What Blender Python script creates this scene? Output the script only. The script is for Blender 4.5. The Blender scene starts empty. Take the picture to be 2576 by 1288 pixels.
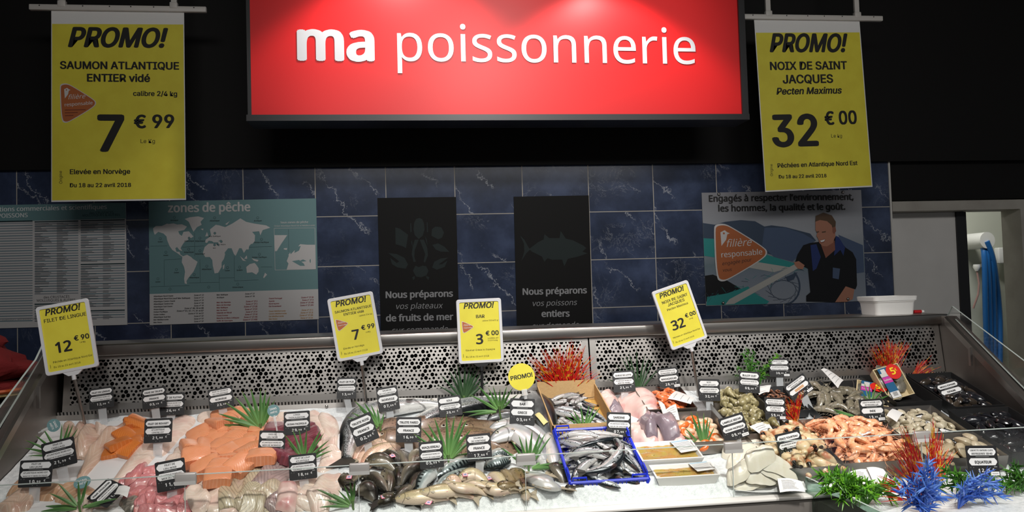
import bpy, bmesh, math, random, os
import numpy as np
from mathutils import Matrix, Vector, noise as mnoise
random.seed(7); RS = np.random.RandomState(5)
sc = bpy.context.scene; COL = sc.collection
E = 1.60                                   # eye height
# ---------------------------------------------------------------- camera
F, CX, CY = 2010.0, 1288.0, 644.0          # focal length in pixels of the 2576 px frame
YAW, PITCH, ROLL = 0.12788324, 0.03899455, -0.02952982
cf = np.array([math.sin(YAW)*math.cos(PITCH), math.cos(YAW)*math.cos(PITCH), math.sin(PITCH)])
_r0 = np.array([math.cos(YAW), -math.sin(YAW), 0.0]); _u0 = np.cross(_r0, cf)
cr = _r0*math.cos(ROLL)+_u0*math.sin(ROLL); cu = -_r0*math.sin(ROLL)+_u0*math.cos(ROLL)
cam = bpy.data.cameras.new('camera'); cam.sensor_width = 36; cam.sensor_fit = 'HORIZONTAL'
cam.lens = F/2576*36; cam.clip_start = .05; cam.clip_end = 60
co = bpy.data.objects.new('camera', cam); COL.objects.link(co)
co.matrix_world = Matrix(((cr[0], cu[0], -cf[0], 0), (cr[1], cu[1], -cf[1], 0), (cr[2], cu[2], -cf[2], E), (0, 0, 0, 1)))
sc.camera = co
# ---------------------------------------------------------------- world, lamps, exposure
vs = sc.view_settings; vs.view_transform = 'Standard'; vs.look = 'None'; vs.gamma = 1; vs.use_curve_mapping = False
vs.exposure = 0.0
w = bpy.data.worlds.new('world'); sc.world = w; w.use_nodes = True
w.node_tree.nodes['Background'].inputs[0].default_value = (.9, .95, 1, 1)
w.node_tree.nodes['Background'].inputs[1].default_value = .085
def lamp(kind, name, loc, target, power, col=(1, .96, .9), **k):
    l = bpy.data.lights.new(name, kind); l.energy = power; l.color = col
    for a, b in k.items(): setattr(l, a, b)
    o = bpy.data.objects.new(name, l); COL.objects.link(o); o.location = loc
    o.rotation_euler = (Vector(target)-Vector(loc)).to_track_quat('-Z', 'Y').to_euler()
    return o
R = math.radians
for i, (x, p) in enumerate(((-.95, 70), (.0, 150), (.75, 170), (1.45, 150), (2.05, 52))):
    lamp('SPOT', 'counter_spot', (x, 1.05, 3.1), (x, 2.70, E-.55), p*.98, (1, .97, .92), spot_size=R(46), spot_blend=.6, shadow_soft_size=.09)
lamp('SPOT', 'sign_wash', (.55, .9, 3.4), (.50, 3.55, E+1.0), 120, (1, .97, .93), spot_size=R(46), spot_blend=.5, shadow_soft_size=.1)
lamp('SPOT', 'sign_spot', (-.02, 3.22, E+1.62), (-.02, 3.40, E+.4), 30, (1, .95, .92), spot_size=R(108), spot_blend=.35, shadow_soft_size=.03)
lamp('SPOT', 'sign_spot', (.90, 3.22, E+1.52), (.90, 3.40, E+.4), 30, (1, .95, .92), spot_size=R(108), spot_blend=.35, shadow_soft_size=.03)
lamp('AREA', 'aisle_light', (.9, -1.2, 3.5), (1.3, 3.6, E+.2), 60, (1, .98, .95), shape='RECTANGLE', size=4.0, size_y=.5)
lamp('SPOT', 'added_case_fill', (2.0, 1.2, 3.25), (1.85, 2.25, E-.65), 46, (1, .97, .92), spot_size=R(34), spot_blend=.7, shadow_soft_size=.09)  # extra fill spot, added to brighten the white bed of the corner case
lamp('AREA', 'store_room_light', (3.5, 4.7, 2.9), (3.6, 5.2, 0), 20, (1, 1, .94), shape='RECTANGLE', size=.6, size_y=.3)
# ---------------------------------------------------------------- pixel -> place
def ray(px, py): return cf+cr*(px-CX)/F-cu*(py-CY)/F
def PY(px, py, Y):
    d = ray(px, py)*Y/ray(px, py)[1]; return Vector((d[0], Y, d[2]+E))
SL = .31
def bedz(y): return E-.443-SL*(3.15-y)
def B(px, py, h=0.0):
    d = ray(px, py); t = (-.443-SL*3.15+h)/(d[2]-SL*d[1])
    if d[1]*t > 3.13: return Vector((d[0]*3.13/d[1], 3.13, bedz(3.13)+h))
    return Vector((d[0]*t, d[1]*t, d[2]*t+E))
def PZ(px, py, z):
    d = ray(px, py); t = z/d[2]; return Vector((d[0]*t, d[1]*t, z+E))
def depth(p): return p[0]*cf[0]+p[1]*cf[1]+(p[2]-E)*cf[2]
def mpp(p): return depth(p)/F                  # metres per pixel there
# ---------------------------------------------------------------- materials
def lin(h):
    h = h.lstrip('#'); c = [int(h[i:i+2], 16)/255 for i in (0, 2, 4)]
    return tuple((x/12.92 if x <= .04045 else ((x+.055)/1.055)**2.4) for x in c)+(1,)
class NT:
    def __init__(s, name):
        s.m = bpy.data.materials.new(name); s.m.use_nodes = True; s.t = s.m.node_tree
        s.b = s.t.nodes['Principled BSDF']; s.out = s.t.nodes['Material Output']
    def n(s, typ, **k):
        x = s.t.nodes.new('ShaderNode'+typ)
        for a, b in k.items():
            if a[0] == 'i' and a[1:].isdigit(): s.put(x.inputs[int(a[1:])], b)
            else: setattr(x, a, b)
        return x
    def put(s, inp, v):
        if hasattr(v, 'bl_idname') and v.bl_idname.startswith('ShaderNode'): s.t.links.new(v.outputs[0], inp)
        elif isinstance(v, bpy.types.NodeSocket): s.t.links.new(v, inp)
        else: inp.default_value = v
    def math(s, op, a, b=0.0, c=None, clamp=False):
        x = s.n('Math', operation=op, i0=a, i1=b, use_clamp=clamp)
        if c is not None: s.put(x.inputs[2], c)
        return x
    def ramp(s, fac, stops, interp='LINEAR'):
        x = s.n('ValToRGB', i0=fac); r = x.color_ramp; r.interpolation = interp
        while len(r.elements) < len(stops): r.elements.new(.5)
        for e, (p, c) in zip(r.elements, stops): e.position = p; e.color = lin(c) if isinstance(c, str) else (c, c, c, 1)
        return x
    def mix(s, f, a, b, blend='MIX'):
        x = s.n('Mix', data_type='RGBA', blend_type=blend)
        for i, v in ((0, f), (6, a), (7, b)): s.put(x.inputs[i], lin(v) if isinstance(v, str) else v)
        return x.outputs[2]
    def noise(s, scale, detail=3, rough=.5, vec=None, dist=0):
        x = s.n('TexNoise'); x.inputs['Scale'].default_value = scale; x.inputs['Detail'].default_value = detail
        x.inputs['Roughness'].default_value = rough; x.inputs['Distortion'].default_value = dist
        s.put(x.inputs['Vector'], vec if vec else s.obj()); return x
    def obj(s): return s.n('TexCoord').outputs['Object']
    def pos(s): return s.n('NewGeometry').outputs['Position']
    def rnd(s): return s.n('ObjectInfo').outputs['Random']
    def att(s, name): return s.n('Attribute', attribute_name=name).outputs['Fac']
    def bump(s, h, st=.3, d=.002):
        x = s.n('Bump'); x.inputs['Strength'].default_value = st; x.inputs['Distance'].default_value = d
        s.put(x.inputs['Height'], h); s.put(s.b.inputs['Normal'], x); return x
    def set(s, col=None, rough=.5, metal=0, coat=0, spec=.5, sss=0, trans=0, alpha=1):
        I = s.b.inputs
        if col is not None: s.put(I['Base Color'], lin(col) if isinstance(col, str) else col)
        s.put(I['Roughness'], rough); s.put(I['Metallic'], metal); I['Coat Weight'].default_value = coat; I['Coat Roughness'].default_value = .12
        I['Specular IOR Level'].default_value = spec; I['Transmission Weight'].default_value = trans; I['Alpha'].default_value = alpha
        if sss: I['Subsurface Weight'].default_value = sss; I['Subsurface Radius'].default_value = (.01, .004, .002)
        return s.m
def mat(name, col, rough=.5, metal=0, col2=None, scale=30, coat=0, bump=0, bscale=None, **k):
    s = NT(name); c = col
    nz = s.noise(scale) if (col2 or bump) else None
    if col2: c = s.mix(s.ramp(nz, [(.35, 0.), (.65, 1.)]), col, col2)
    if bump: s.bump(s.noise(bscale or scale*2), bump)
    return s.set(c, rough, metal, coat, **k)
def glassmat(name, col, fac, rough=.02):
    s = NT(name); t = s.t
    tr = s.n('BsdfTransparent'); tr.inputs[0].default_value = lin(col)
    gl = s.n('BsdfGlossy'); gl.inputs['Roughness'].default_value = rough
    lw = s.n('LayerWeight').outputs['Facing']
    f = s.math('MULTIPLY', s.math('MULTIPLY_ADD', s.math('POWER', lw, 5.0), .95, .045), fac, clamp=True)
    mx = s.n('MixShader'); s.put(mx.inputs[0], f); t.links.new(tr.outputs[0], mx.inputs[1]); t.links.new(gl.outputs[0], mx.inputs[2])
    t.links.new(mx.outputs[0], s.out.inputs[0]); t.nodes.remove(s.b); return s.m
def filmmat(name, col, cover, rough=.25):
    s = NT(name); t = s.t; s.set(col, rough)
    tr = s.n('BsdfTransparent'); mx = s.n('MixShader'); mx.inputs[0].default_value = cover
    t.links.new(tr.outputs[0], mx.inputs[1]); t.links.new(s.b.outputs[0], mx.inputs[2]); t.links.new(mx.outputs[0], s.out.inputs[0]); return s.m
# ---------------------------------------------------------------- fonts
def font(f):
    try: return bpy.data.fonts.load(os.path.join(bpy.utils.system_resource('DATAFILES', path='fonts'), f))
    except Exception: return None
FONT = {'s': font('NotoSansHebrew-Regular.woff2'), 'i': font('Inter.woff2')}
_tc = {}
def textmesh(s, f='s', bold=0.0, shear=0.0, res=3):
    k = (s, f, bold, shear)
    if k not in _tc:
        c = bpy.data.curves.new('t', 'FONT'); c.body = s; c.shear = shear; c.resolution_u = res
        if FONT[f]: c.font = FONT[f]
        o = bpy.data.objects.new('t', c); m = bpy.data.meshes.new_from_object(o)
        v = np.array([x.co[:2] for x in m.vertices]).reshape(-1, 2); p = [tuple(q.vertices) for q in m.polygons]
        bpy.data.objects.remove(o); bpy.data.curves.remove(c); bpy.data.meshes.remove(m)
        if bold > 0:
            n = len(v); sh = tuple((bold*math.cos(a*.7854), bold*.6*math.sin(a*.7854)) for a in range(8)) if bold > .028 else ((-bold, -bold*.5), (bold, -bold*.5), (-bold, bold*.5), (bold, bold*.5)) if bold > .02 else ((-bold, 0), (bold, 0))
            p = [tuple(a+i*n for a in q) for i in range(len(sh)) for q in p]; v = np.concatenate([np.c_[v+np.array(d), np.full(n, i*8e-5)] for i, d in enumerate(sh)])
        if v.shape[1] == 2: v = np.c_[v, np.zeros(len(v))]
        _tc[k] = (v, p)
    return _tc[k]
# ---------------------------------------------------------------- mesh builder
class MB:
    def __init__(s): s.v = []; s.f = []; s.mi = []; s.mats = []; s.fa = []; s.fd = []
    def m(s, mt):
        if mt not in s.mats: s.mats.append(mt)
        return s.mats.index(mt)
    def add(s, verts, faces, mt, X=None, fa=None, fd=None):
        o = len(s.v); i = s.m(mt); n = len(verts)
        s.v += [tuple(X @ Vector(q)) for q in verts] if X is not None else [tuple(q) for q in verts]
        s.f += [tuple(a+o for a in q) for q in faces]; s.mi += [i]*len(faces)
        s.fa += list(fa) if fa is not None else [0.]*n; s.fd += list(fd) if fd is not None else [0.]*n
        return s
    def box(s, c, d, mt, X=None):
        x, y, z = (q/2 for q in d); a, b, e = c
        v = [(a+i*x, b+j*y, e+k*z) for i in (-1, 1) for j in (-1, 1) for k in (-1, 1)]
        return s.add(v, [(0, 1, 3, 2), (4, 6, 7, 5), (0, 4, 5, 1), (2, 3, 7, 6), (0, 2, 6, 4), (1, 5, 7, 3)], mt, X)
    def b2(s, lo, hi, mt, X=None): return s.box([(p+q)/2 for p, q in zip(lo, hi)], [q-p for p, q in zip(lo, hi)], mt, X)
    def rbox(s, c, d, r, mt, X=None, seg=2):
        bm = bmesh.new(); bmesh.ops.create_cube(bm, size=1)
        for q in bm.verts: q.co = Vector((c[0]+q.co.x*d[0], c[1]+q.co.y*d[1], c[2]+q.co.z*d[2]))
        bmesh.ops.bevel(bm, geom=list(bm.edges), offset=r, segments=seg, affect='EDGES', profile=.5)
        bm.verts.index_update(); s.add([tuple(q.co) for q in bm.verts], [tuple(q.index for q in f.verts) for f in bm.faces], mt, X); bm.free(); return s
    def loft(s, rings, mt, X=None, cap=True, closed=True, fa=None, fd=None):
        n = len(rings[0]); v = [p for r in rings for p in r]; f = []
        for i in range(len(rings)-1):
            for j in range(n if closed else n-1):
                k = (j+1) % n; f.append((i*n+j, i*n+k, (i+1)*n+k, (i+1)*n+j))
        if cap and closed: f += [tuple(range(n))[::-1], tuple(range((len(rings)-1)*n, len(rings)*n))]
        return s.add(v, f, mt, X, fa, fd)
    def tube(s, pts, rad, mt, n=8, X=None, flat=1.0):
        pts = [Vector(p) for p in pts]; rings = []; fa = []
        if not hasattr(rad, '__len__'): rad = [rad]*len(pts)
        up = Vector((0, 0, 1)); prev = None
        for i, p in enumerate(pts):
            t = (pts[min(i+1, len(pts)-1)]-pts[max(i-1, 0)]).normalized()
            a = t.cross(up if prev is None else prev)
            if a.length < 1e-4: a = t.cross(Vector((1, 0, 0)))
            a.normalize(); b = a.cross(t) if prev is None else t.cross(a)*-1; b.normalize(); prev = b
            rings.append([tuple(p+a*math.cos(2*math.pi*j/n)*rad[i]+b*math.sin(2*math.pi*j/n)*rad[i]*flat) for j in range(n)])
            fa += [i/max(1, len(pts)-1)]*n
        return s.loft(rings, mt, X, fa=fa)
    def prism(s, pts, z0, z1, mt, X=None, mt2=None):
        n = len(pts); v = [(p[0], p[1], z0) for p in pts]+[(p[0], p[1], z1) for p in pts]
        s.add(v, [tuple(range(n))[::-1]]+[(i, (i+1) % n, n+(i+1) % n, n+i) for i in range(n)], mt, X)
        return s.add(v[n:], [tuple(range(n))], mt2 or mt, X)
    def flat(s, pts, z, mt, X=None): return s.add([(p[0], p[1], z) for p in pts], [tuple(range(len(pts)))], mt, X)
    def ell(s, c, r, mt, X=None, nu=10, nv=6):
        rings = []
        for i in range(1, nv):
            a = math.pi*i/nv; rings.append([(c[0]+r[0]*math.sin(a)*math.cos(2*math.pi*j/nu), c[1]+r[1]*math.sin(a)*math.sin(2*math.pi*j/nu), c[2]-r[2]*math.cos(a)) for j in range(nu)])
        return s.loft(rings, mt, X)
    def text(s, t, x, y, mt, X, z=0.0, w=None, h=None, f='s', bold=0.0, shear=0.0, align='c', rot=0):
        """lettering in the XY plane of X: fits width w and / or cap height h; x,y = anchor on the base line"""
        v, p = textmesh(t, f, bold, shear)
        if not len(v): return s
        lo, hi = v.min(0), v.max(0); k = 1e9
        if w: k = w/(hi[0]-lo[0])
        if h: k = min(k, h/.72)
        wd = (hi[0]-lo[0])*k; ox = {'c': -wd/2, 'l': 0, 'r': -wd}[align]-lo[0]*k
        ca, sa = math.cos(rot), math.sin(rot); q = v*[k, k, 1]+[ox, 0, 0]
        return s.add([(x+a*ca-b*sa, y+a*sa+b*ca, z+c) for a, b, c in q], p, mt, X)
    def mesh(s, name, smooth=50):
        me = bpy.data.meshes.new(name); me.from_pydata(s.v, [], s.f)
        for q in s.mats: me.materials.append(q)
        me.polygons.foreach_set('material_index', s.mi)
        if any(s.fa) or any(s.fd):
            for nm, d in (('fa', s.fa), ('fd', s.fd)): me.attributes.new(nm, 'FLOAT', 'POINT').data.foreach_set('value', d)
        if smooth:
            me.polygons.foreach_set('use_smooth', [True]*len(me.polygons)); me.set_sharp_from_angle(angle=R(smooth))
        me.update(); return me
    def obj(s, name, parent=None, X=None, smooth=50, **k):
        return put(name, s.mesh(name, smooth), parent, X, **k)
def put(name, me, parent=None, X=None, label=None, cat=None, group=None, kind=None):
    o = bpy.data.objects.new(name, me); COL.objects.link(o)
    if parent: o.parent = parent
    if X is not None: o.matrix_local = X
    tag(o, label, cat, group, kind); return o
def tag(o, label=None, cat=None, group=None, kind=None):
    for a, b in (('label', label), ('category', cat), ('group', group), ('kind', kind)):
        if b: o[a] = b
    return o
def thing(name, label, cat, X=None, group=None, kind='thing'): return put(name, None, None, X, label, cat, group, kind)
def T3(x, y, z): return Matrix.Translation((x, y, z))
def frame(o, x, y):                               # matrix from origin and two axes
    x = Vector(x).normalized(); z = x.cross(Vector(y)).normalized(); y = z.cross(x)
    return Matrix(((x[0], y[0], z[0], o[0]), (x[1], y[1], z[1], o[1]), (x[2], y[2], z[2], o[2]), (0, 0, 0, 1)))
def facing(px, py, Y, roll=0, lean=0, turn=0):     # board seen at a pixel: local x right, y up, z towards the shop floor
    p = PY(px, py, Y); X = Matrix.Translation(p) @ Matrix.Rotation(R(turn), 4, 'Z') @ Matrix.Rotation(R(90), 4, 'X')
    return X @ Matrix.Rotation(R(-lean), 4, 'X') @ Matrix.Rotation(R(roll-1.7), 4, 'Z')
def rrect(w, h, r, n=4, cx=0, cy=0):
    o = []
    for k, (sx, sy) in enumerate(((1, -1), (1, 1), (-1, 1), (-1, -1))):
        for i in range(n+1):
            a = R(-90+90*k+90*i/n); o.append((cx+sx*(w/2-r)+r*math.cos(a), cy+sy*(h/2-r)+r*math.sin(a)))
    return o
def disc(r, n=28, cx=0, cy=0): return [(cx+r*math.cos(2*math.pi*i/n), cy+r*math.sin(2*math.pi*i/n)) for i in range(n)]
def ordinal(i): return ['first', 'second', 'third', 'fourth', 'fifth', 'sixth', 'seventh', 'eighth', 'ninth', 'tenth', 'eleventh', 'twelfth', 'thirteenth', 'fourteenth', 'fifteenth', 'sixteenth', 'seventeenth', 'eighteenth', 'nineteenth', 'twentieth'][i] if i < 20 else '%dth' % (i+1)
def rowlabels(objs, desc, per=7):
    """labels by place inside a pile: row counted from the back, then place from the left"""
    o = sorted(objs, key=lambda q: -q.location.y)
    n = len(o); rows = max(1, round(n/per)); k = 0
    for r in range(rows):
        e = round(n*(r+1)/rows); row = sorted(o[k:e], key=lambda q: q.location.x); k = e
        rn = '' if rows == 1 else (' back row,' if r == 0 else ' front row,' if r == rows-1 else ' %s row from the back,' % ordinal(r))
        for i, q in enumerate(row):
            q['label'] = desc+','+rn+(' leftmost' if i == 0 else ' rightmost' if i == len(row)-1 else ' %s from left' % ordinal(i))
# ================================================================ setting
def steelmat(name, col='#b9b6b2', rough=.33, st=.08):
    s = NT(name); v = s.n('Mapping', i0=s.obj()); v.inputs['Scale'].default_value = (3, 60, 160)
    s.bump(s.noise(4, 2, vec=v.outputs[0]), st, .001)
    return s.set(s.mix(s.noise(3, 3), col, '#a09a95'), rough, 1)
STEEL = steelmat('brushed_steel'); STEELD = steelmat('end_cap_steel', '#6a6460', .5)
BLACK = mat('black_paint', '#0d0b0a', .6, spec=.25); DARK = mat('charcoal_plastic', '#1d1d1f', .45)
WHITE = mat('white_plastic', '#e4e3e0', .35); GREYW = mat('rail_white', '#c9c4be', .45)
FLOOR = mat('floor_tiles', '#8a857e', .35, col2='#7d786f', scale=6)
CEIL = mat('black_ceiling', '#16130f', .8)
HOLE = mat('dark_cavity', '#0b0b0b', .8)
def tilemat():
    s = NT('blue_marble_tiles'); P = s.n('SeparateXYZ', i0=s.pos())
    tw, th, gx, gz = .35, .2509, -.81+.35*10, E+.628+.2509*.004
    def cell(v, o, w):
        a = s.math('DIVIDE', s.math('SUBTRACT', v, o), w); fr = s.math('FRACT', a)
        e = s.math('MULTIPLY', s.math('MINIMUM', fr, s.math('SUBTRACT', 1.0, fr)), w); return a, e
    ax, ex = cell(P.outputs[0], -.81-3.5, tw); az, ez = cell(P.outputs[2], E+.3811-.2509*8, th)
    grout = s.math('LESS_THAN', s.math('MINIMUM', ex, ez), .0021)
    cl = s.n('CombineXYZ', i0=s.math('FLOOR', ax), i1=s.math('FLOOR', az)); wn = s.n('TexWhiteNoise'); s.put(wn.inputs['Vector'], cl)
    off = s.n('VectorMath', operation='SCALE', i0=wn.outputs['Color']); off.inputs['Scale'].default_value = 5
    vec = s.n('VectorMath', operation='ADD', i0=s.pos(), i1=off.outputs[0]).outputs[0]
    big = s.noise(5, 5, .6, vec); base = s.ramp(big, [(.3, '#293144'), (.5, '#37415a'), (.72, '#4c5876')])
    wc = s.n('SeparateColor', i0=wn.outputs['Color'])
    lx = s.math('MULTIPLY', s.math('FRACT', ax), tw); lz = s.math('MULTIPLY', s.math('FRACT', az), th); jag = s.math('SUBTRACT', s.noise(16, 6, .72, vec), .5)
    mask = s.ramp(s.noise(7, 2, .5, vec), [(.44, 0.), (.56, 1.)]); vein = None
    for ang, o0, ch, wd in ((-1.02, -.12, 0, .0018), (-.75, .02, 1, .0013), (.9, .16, 2, .0012)):
        t = s.math('ADD', s.math('MULTIPLY', lx, math.sin(-ang)), s.math('MULTIPLY', lz, math.cos(ang)))
        t = s.math('SUBTRACT', t, s.math('MULTIPLY_ADD', wc.outputs[ch], .22, o0+.10)); t = s.math('ABSOLUTE', s.math('ADD', t, s.math('MULTIPLY', jag, .16)))
        v_ = s.math('MULTIPLY', s.ramp(t, [(0, 1.), (wd, .55), (wd*2.2, 0.)]), mask); vein = v_ if vein is None else s.math('MAXIMUM', vein, v_)
    wv2 = s.noise(9, 5, .7, vec, 1.2); e2 = s.math('ABSOLUTE', s.math('SUBTRACT', wv2, .5))
    vein2 = s.math('MULTIPLY', s.math('MULTIPLY', s.ramp(e2, [(0, 1.), (.012, 0.)]), s.ramp(s.noise(4, 1, .5, vec), [(.57, 0.), (.66, 1.)])), .35)
    c = s.mix(s.math('MAXIMUM', vein, vein2), base.outputs[0], '#b9bcc4'); c = s.mix(grout, c, '#b4ada2')
    s.bump(s.math('MULTIPLY', grout, -1.0), .25, .002)
    return s.set(c, s.math('ADD', s.math('MULTIPLY', grout, .5), .16))
WY = 4.086
MB().b2((-4.2, WY, 0), (2.636, WY+.12, E+.628), tilemat()).obj('wall_back', kind='structure', smooth=0)
MB().b2((2.629, WY-.006, 0), (2.639, WY+.12, E+.628), mat('trim_white', '#cfccc6', .5)).obj('trim_1', kind='structure', smooth=0)
MB().b2((-4.2, WY-.03, E+.628), (5.2, WY+.15, 3.9), BLACK).b2((2.639, WY+.02, E+.418), (5.2, WY+.15, E+.63), BLACK).obj('wall_header', kind='structure', smooth=0)
MB().b2((-4.3, -3, 0), (-4.2, WY+.15, 3.9), BLACK).obj('wall_left', kind='structure', smooth=0)
MB().b2((-4.3, -3, -.1), (5.3, 6.3, 0), FLOOR).obj('floor', kind='structure', smooth=0)
MB().b2((-4.3, .2, 3.75), (5.3, 6.3, 3.9), CEIL).obj('ceiling', kind='structure', smooth=0)
FRM = mat('door_frame_paint', '#a8a39a', .6, col2='#9c968d', scale=8); WALLW = mat('store_wall', '#c6c8bb', .6)
# doorway: frame, sliding leaf, store room behind
MB().b2((2.64, WY-.01, E+.355), (3.47, WY+.14, E+.408), FRM).b2((3.41, WY-.01, 0), (3.47, WY+.14, E+.355), FRM)\
    .b2((3.47, WY, 0), (5.2, WY+.14, E+.418), BLACK).obj('door_frame_1', kind='structure', smooth=0)
d = thing('door_1', None, None, T3(2.95, WY+.10, 0), kind='structure')
MB().b2((-.32, -.0, .01), (.14, .05, E+.353), mat('white_door_leaf', '#dad7d3', .5, col2='#cfccc8', scale=3)).obj('door_leaf', d, smooth=0)
MB().b2((.14, -.012, .01), (.20, .055, E+.353), DARK).obj('door_gasket', d, smooth=0)
MB().b2((2.2, 5.55, 0), (5.3, 5.67, 3.75), WALLW).b2((2.1, WY+.15, 0), (2.2, 5.67, 3.75), WALLW).b2((5.2, WY+.15, 0), (5.3, 5.67, 3.75), WALLW).obj('wall_store_room', kind='structure', smooth=0)
# hose reel in the store room
h = thing('hose_reel', 'blue water hose looped over a white wall reel inside the doorway', 'hose', T3(0, 0, 0))
HB = mat('blue_hose', '#1f63a8', .4); m = MB(); yw = 5.42
for k, (px0, px1, pe) in enumerate(((2470, 2476, 2480), (2476, 2484, 2490), (2482, 2496, 2500), (2486, 2500, 2515))):
    a, b, c, e = PY(px0-4, 607, yw-.04*k), PY(px1, 640+8*k, yw-.1), PY(pe, 800, yw-.06+.02*k), PY(pe+8-3*k, 980, yw-.03*k)
    pts = []
    for i in range(17):
        t = i/16; q = [a, b, c, e]; s_ = t*3; j = min(2, int(s_)); u = s_-j
        p0, p1, p2, p3 = q[max(0, j-1)], q[j], q[j+1], q[min(3, j+2)]
        pts.append(.5*((2*p1)+(p2-p0)*u+(2*p0-5*p1+4*p2-p3)*u*u+(3*p1-p0-3*p2+p3)*u**3))
    m.tube(pts, .020, HB, 8)
m.obj('hose', h)
p = PY(2455, 607, yw); MB().tube([p+Vector((0, .12, 0)), p+Vector((0, -.12, 0))], .06, WHITE, 20).obj('reel_drum', h)
p = PY(2522, 643, yw+.05); MB().rbox(tuple(p), (.1, .05, .12), .008, WHITE).obj('wall_bracket', h)
p = PY(2462, 668, yw+.02); m = MB().tube([p, p+Vector((0, -.06, 0))], .014, STEEL, 8).tube([p+Vector((-.02, -.05, -.0)), p+Vector((.04, -.05, 0))], .012, STEEL, 8).obj('tap', h)
m = thing('water_filter', 'small white tap filter with pinkish tube below the hose reel', 'water filter')
p = PY(2457, 672, 5.36); MB().tube([p+Vector((0, 0, .02)), p, p+Vector((0, 0, -.03))], [.022, .026, .012], WHITE, 12).obj('filter_body', m)
MB().tube([p+Vector((0, 0, -.03)), p+Vector((.012, 0, -.12)), p+Vector((.0, 0, -.2)), p+Vector((-.03, .02, -.3))], .007, mat('pink_tube', '#a98680', .4), 6).obj('tube', m)
# ================================================================ fish counter
XL, XR, YF, YB = -1.31, 2.26, 2.45, 3.17
SEAM = .715
def perfmat():
    s = steelmat('perforated_steel', '#c4c1bd', .36, .05); t = s.node_tree; n = NT.__new__(NT); n.m, n.t = s, t
    n.b = t.nodes['Principled BSDF']; n.out = t.nodes['Material Output']
    sx = n.n('SeparateXYZ', i0=n.pos()); a = .0172; b = a*1.7321; hole = None
    for k in (0, .5):                              # two offset lattices make the hexagonal punching
        u = n.math('MULTIPLY_ADD', sx.outputs[0], 1/a, k+40); v = n.math('MULTIPLY_ADD', sx.outputs[2], 1/b, k+40)
        wn = n.n('TexWhiteNoise'); n.put(wn.inputs['Vector'], n.n('CombineXYZ', i0=n.math('FLOOR', u), i1=n.math('FLOOR', v), i2=k)); c = n.n('SeparateColor', i0=wn.outputs['Color'])
        du = n.math('MULTIPLY', n.math('SUBTRACT', n.math('FRACT', u), n.math('MULTIPLY_ADD', c.outputs[1], .26, .37)), a); dv = n.math('MULTIPLY', n.math('SUBTRACT', n.math('FRACT', v), n.math('MULTIPLY_ADD', c.outputs[2], .15, .425)), b)
        d = n.math('SQRT', n.math('ADD', n.math('MULTIPLY', du, du), n.math('MULTIPLY', dv, dv)))
        r = n.math('MULTIPLY', n.ramp(c.outputs[0], [(0, .40), (.38, .52), (.78, .74)], 'CONSTANT'), .01)
        h_ = n.math('LESS_THAN', d, r); hole = h_ if hole is None else n.math('MAXIMUM', hole, h_)
    tr = n.n('BsdfTransparent'); mx = n.n('MixShader', i0=hole); t.links.new(n.b.outputs[0], mx.inputs[1]); t.links.new(tr.outputs[0], mx.inputs[2]); t.links.new(mx.outputs[0], n.out.inputs[0]); return s
def slotmat():
    s = NT('slotted_steel'); P = s.n('SeparateXYZ', i0=s.pos()); fr = s.math('FRACT', s.math('DIVIDE', P.outputs[0], .0125))
    c = s.mix(s.math('LESS_THAN', fr, .42), '#8d8985', '#141312'); return s.set(c, .4, .6)
PERF, SLOT = perfmat(), slotmat()
ctr = thing('fish_counter', 'long stainless steel fishmonger counter with sloping iced bed and perforated back panel', 'fish counter', T3(.45, 2.8, 0))
IX = T3(-.45, -2.8, 0)
def cpart(mb, name, **k): return mb.obj(name, ctr, IX, **k)
FRONTM = mat('front_panel_steel', '#8f8984', .45, .35)
m = MB()
for a, b in ((XL, .335), (.339, XR)): m.b2((a, YF-.035, .05), (b, YF+.004, E-.696), FRONTM)
cpart(m, 'front_panel', smooth=0)
cpart(MB().rbox(((XL+XR)/2, YF-.005, E-.690), (XR-XL, .075, .010), .003, mat('white_ledge', '#d5d2cd', .4)), 'front_ledge')
v = [(XL, YF+.02, bedz(YF+.02)-.06), (XR, YF+.02, bedz(YF+.02)-.06), (XR, YB, bedz(YB)-.06), (XL, YB, bedz(YB)-.06)]
cpart(MB().add(v, [(0, 1, 2, 3)], STEEL), 'bed_pan', smooth=0)
# back shelf (rim)
cpart(MB().rbox((.48, 3.33, E-.192), (XR-XL+.06, .30, .044), .006, STEEL), 'back_shelf')
zt, zb, yt, yb = E-.214, E-.414, 3.20, 3.17
def slab(x0, x1, t0, t1, mt, off=0, m=None):       # strip of the back panel between heights t0..t1 (0 bottom, 1 top)
    m = m or MB(); y = lambda t: yb+(yt-yb)*t-off; z = lambda t: zb+(zt-zb)*t
    return m.add([(x0, y(t0), z(t0)), (x1, y(t0), z(t0)), (x1, y(t1), z(t1)), (x0, y(t1), z(t1))], [(0, 1, 2, 3)], mt)
for a, b in ((XL+.02, SEAM-.003), (SEAM+.003, XR-.002)):
    m = slab(a+.025, b-.025, .12, .93, PERF)
    for q in ((a, b, .93, 1.0), (a, b, .0, .12)): slab(*q, STEEL, m=m)
    slab(a, a+.025, .12, .93, STEEL, m=m); slab(b-.025, b, .12, .93, STEEL, m=m)
    cpart(m, 'perforated_panel', smooth=0)
m = MB().add([(XL, 3.168, E-.414), (XR, 3.168, E-.414), (XR, 3.172, E-.426), (XL, 3.172, E-.426)], [(0, 1, 2, 3)], SLOT)
m.add([(XL, 3.172, E-.426), (XR, 3.172, E-.426), (XR, 3.15, E-.52), (XL, 3.15, E-.52)], [(0, 1, 2, 3)], STEEL)
for x in (-.62, -.33, .62, 1.2, 1.8, 2.2):
    m.ell((x, 3.163, E-.437), (.006, .004, .006), STEEL)
cpart(m, 'lower_back_strip')
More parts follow.
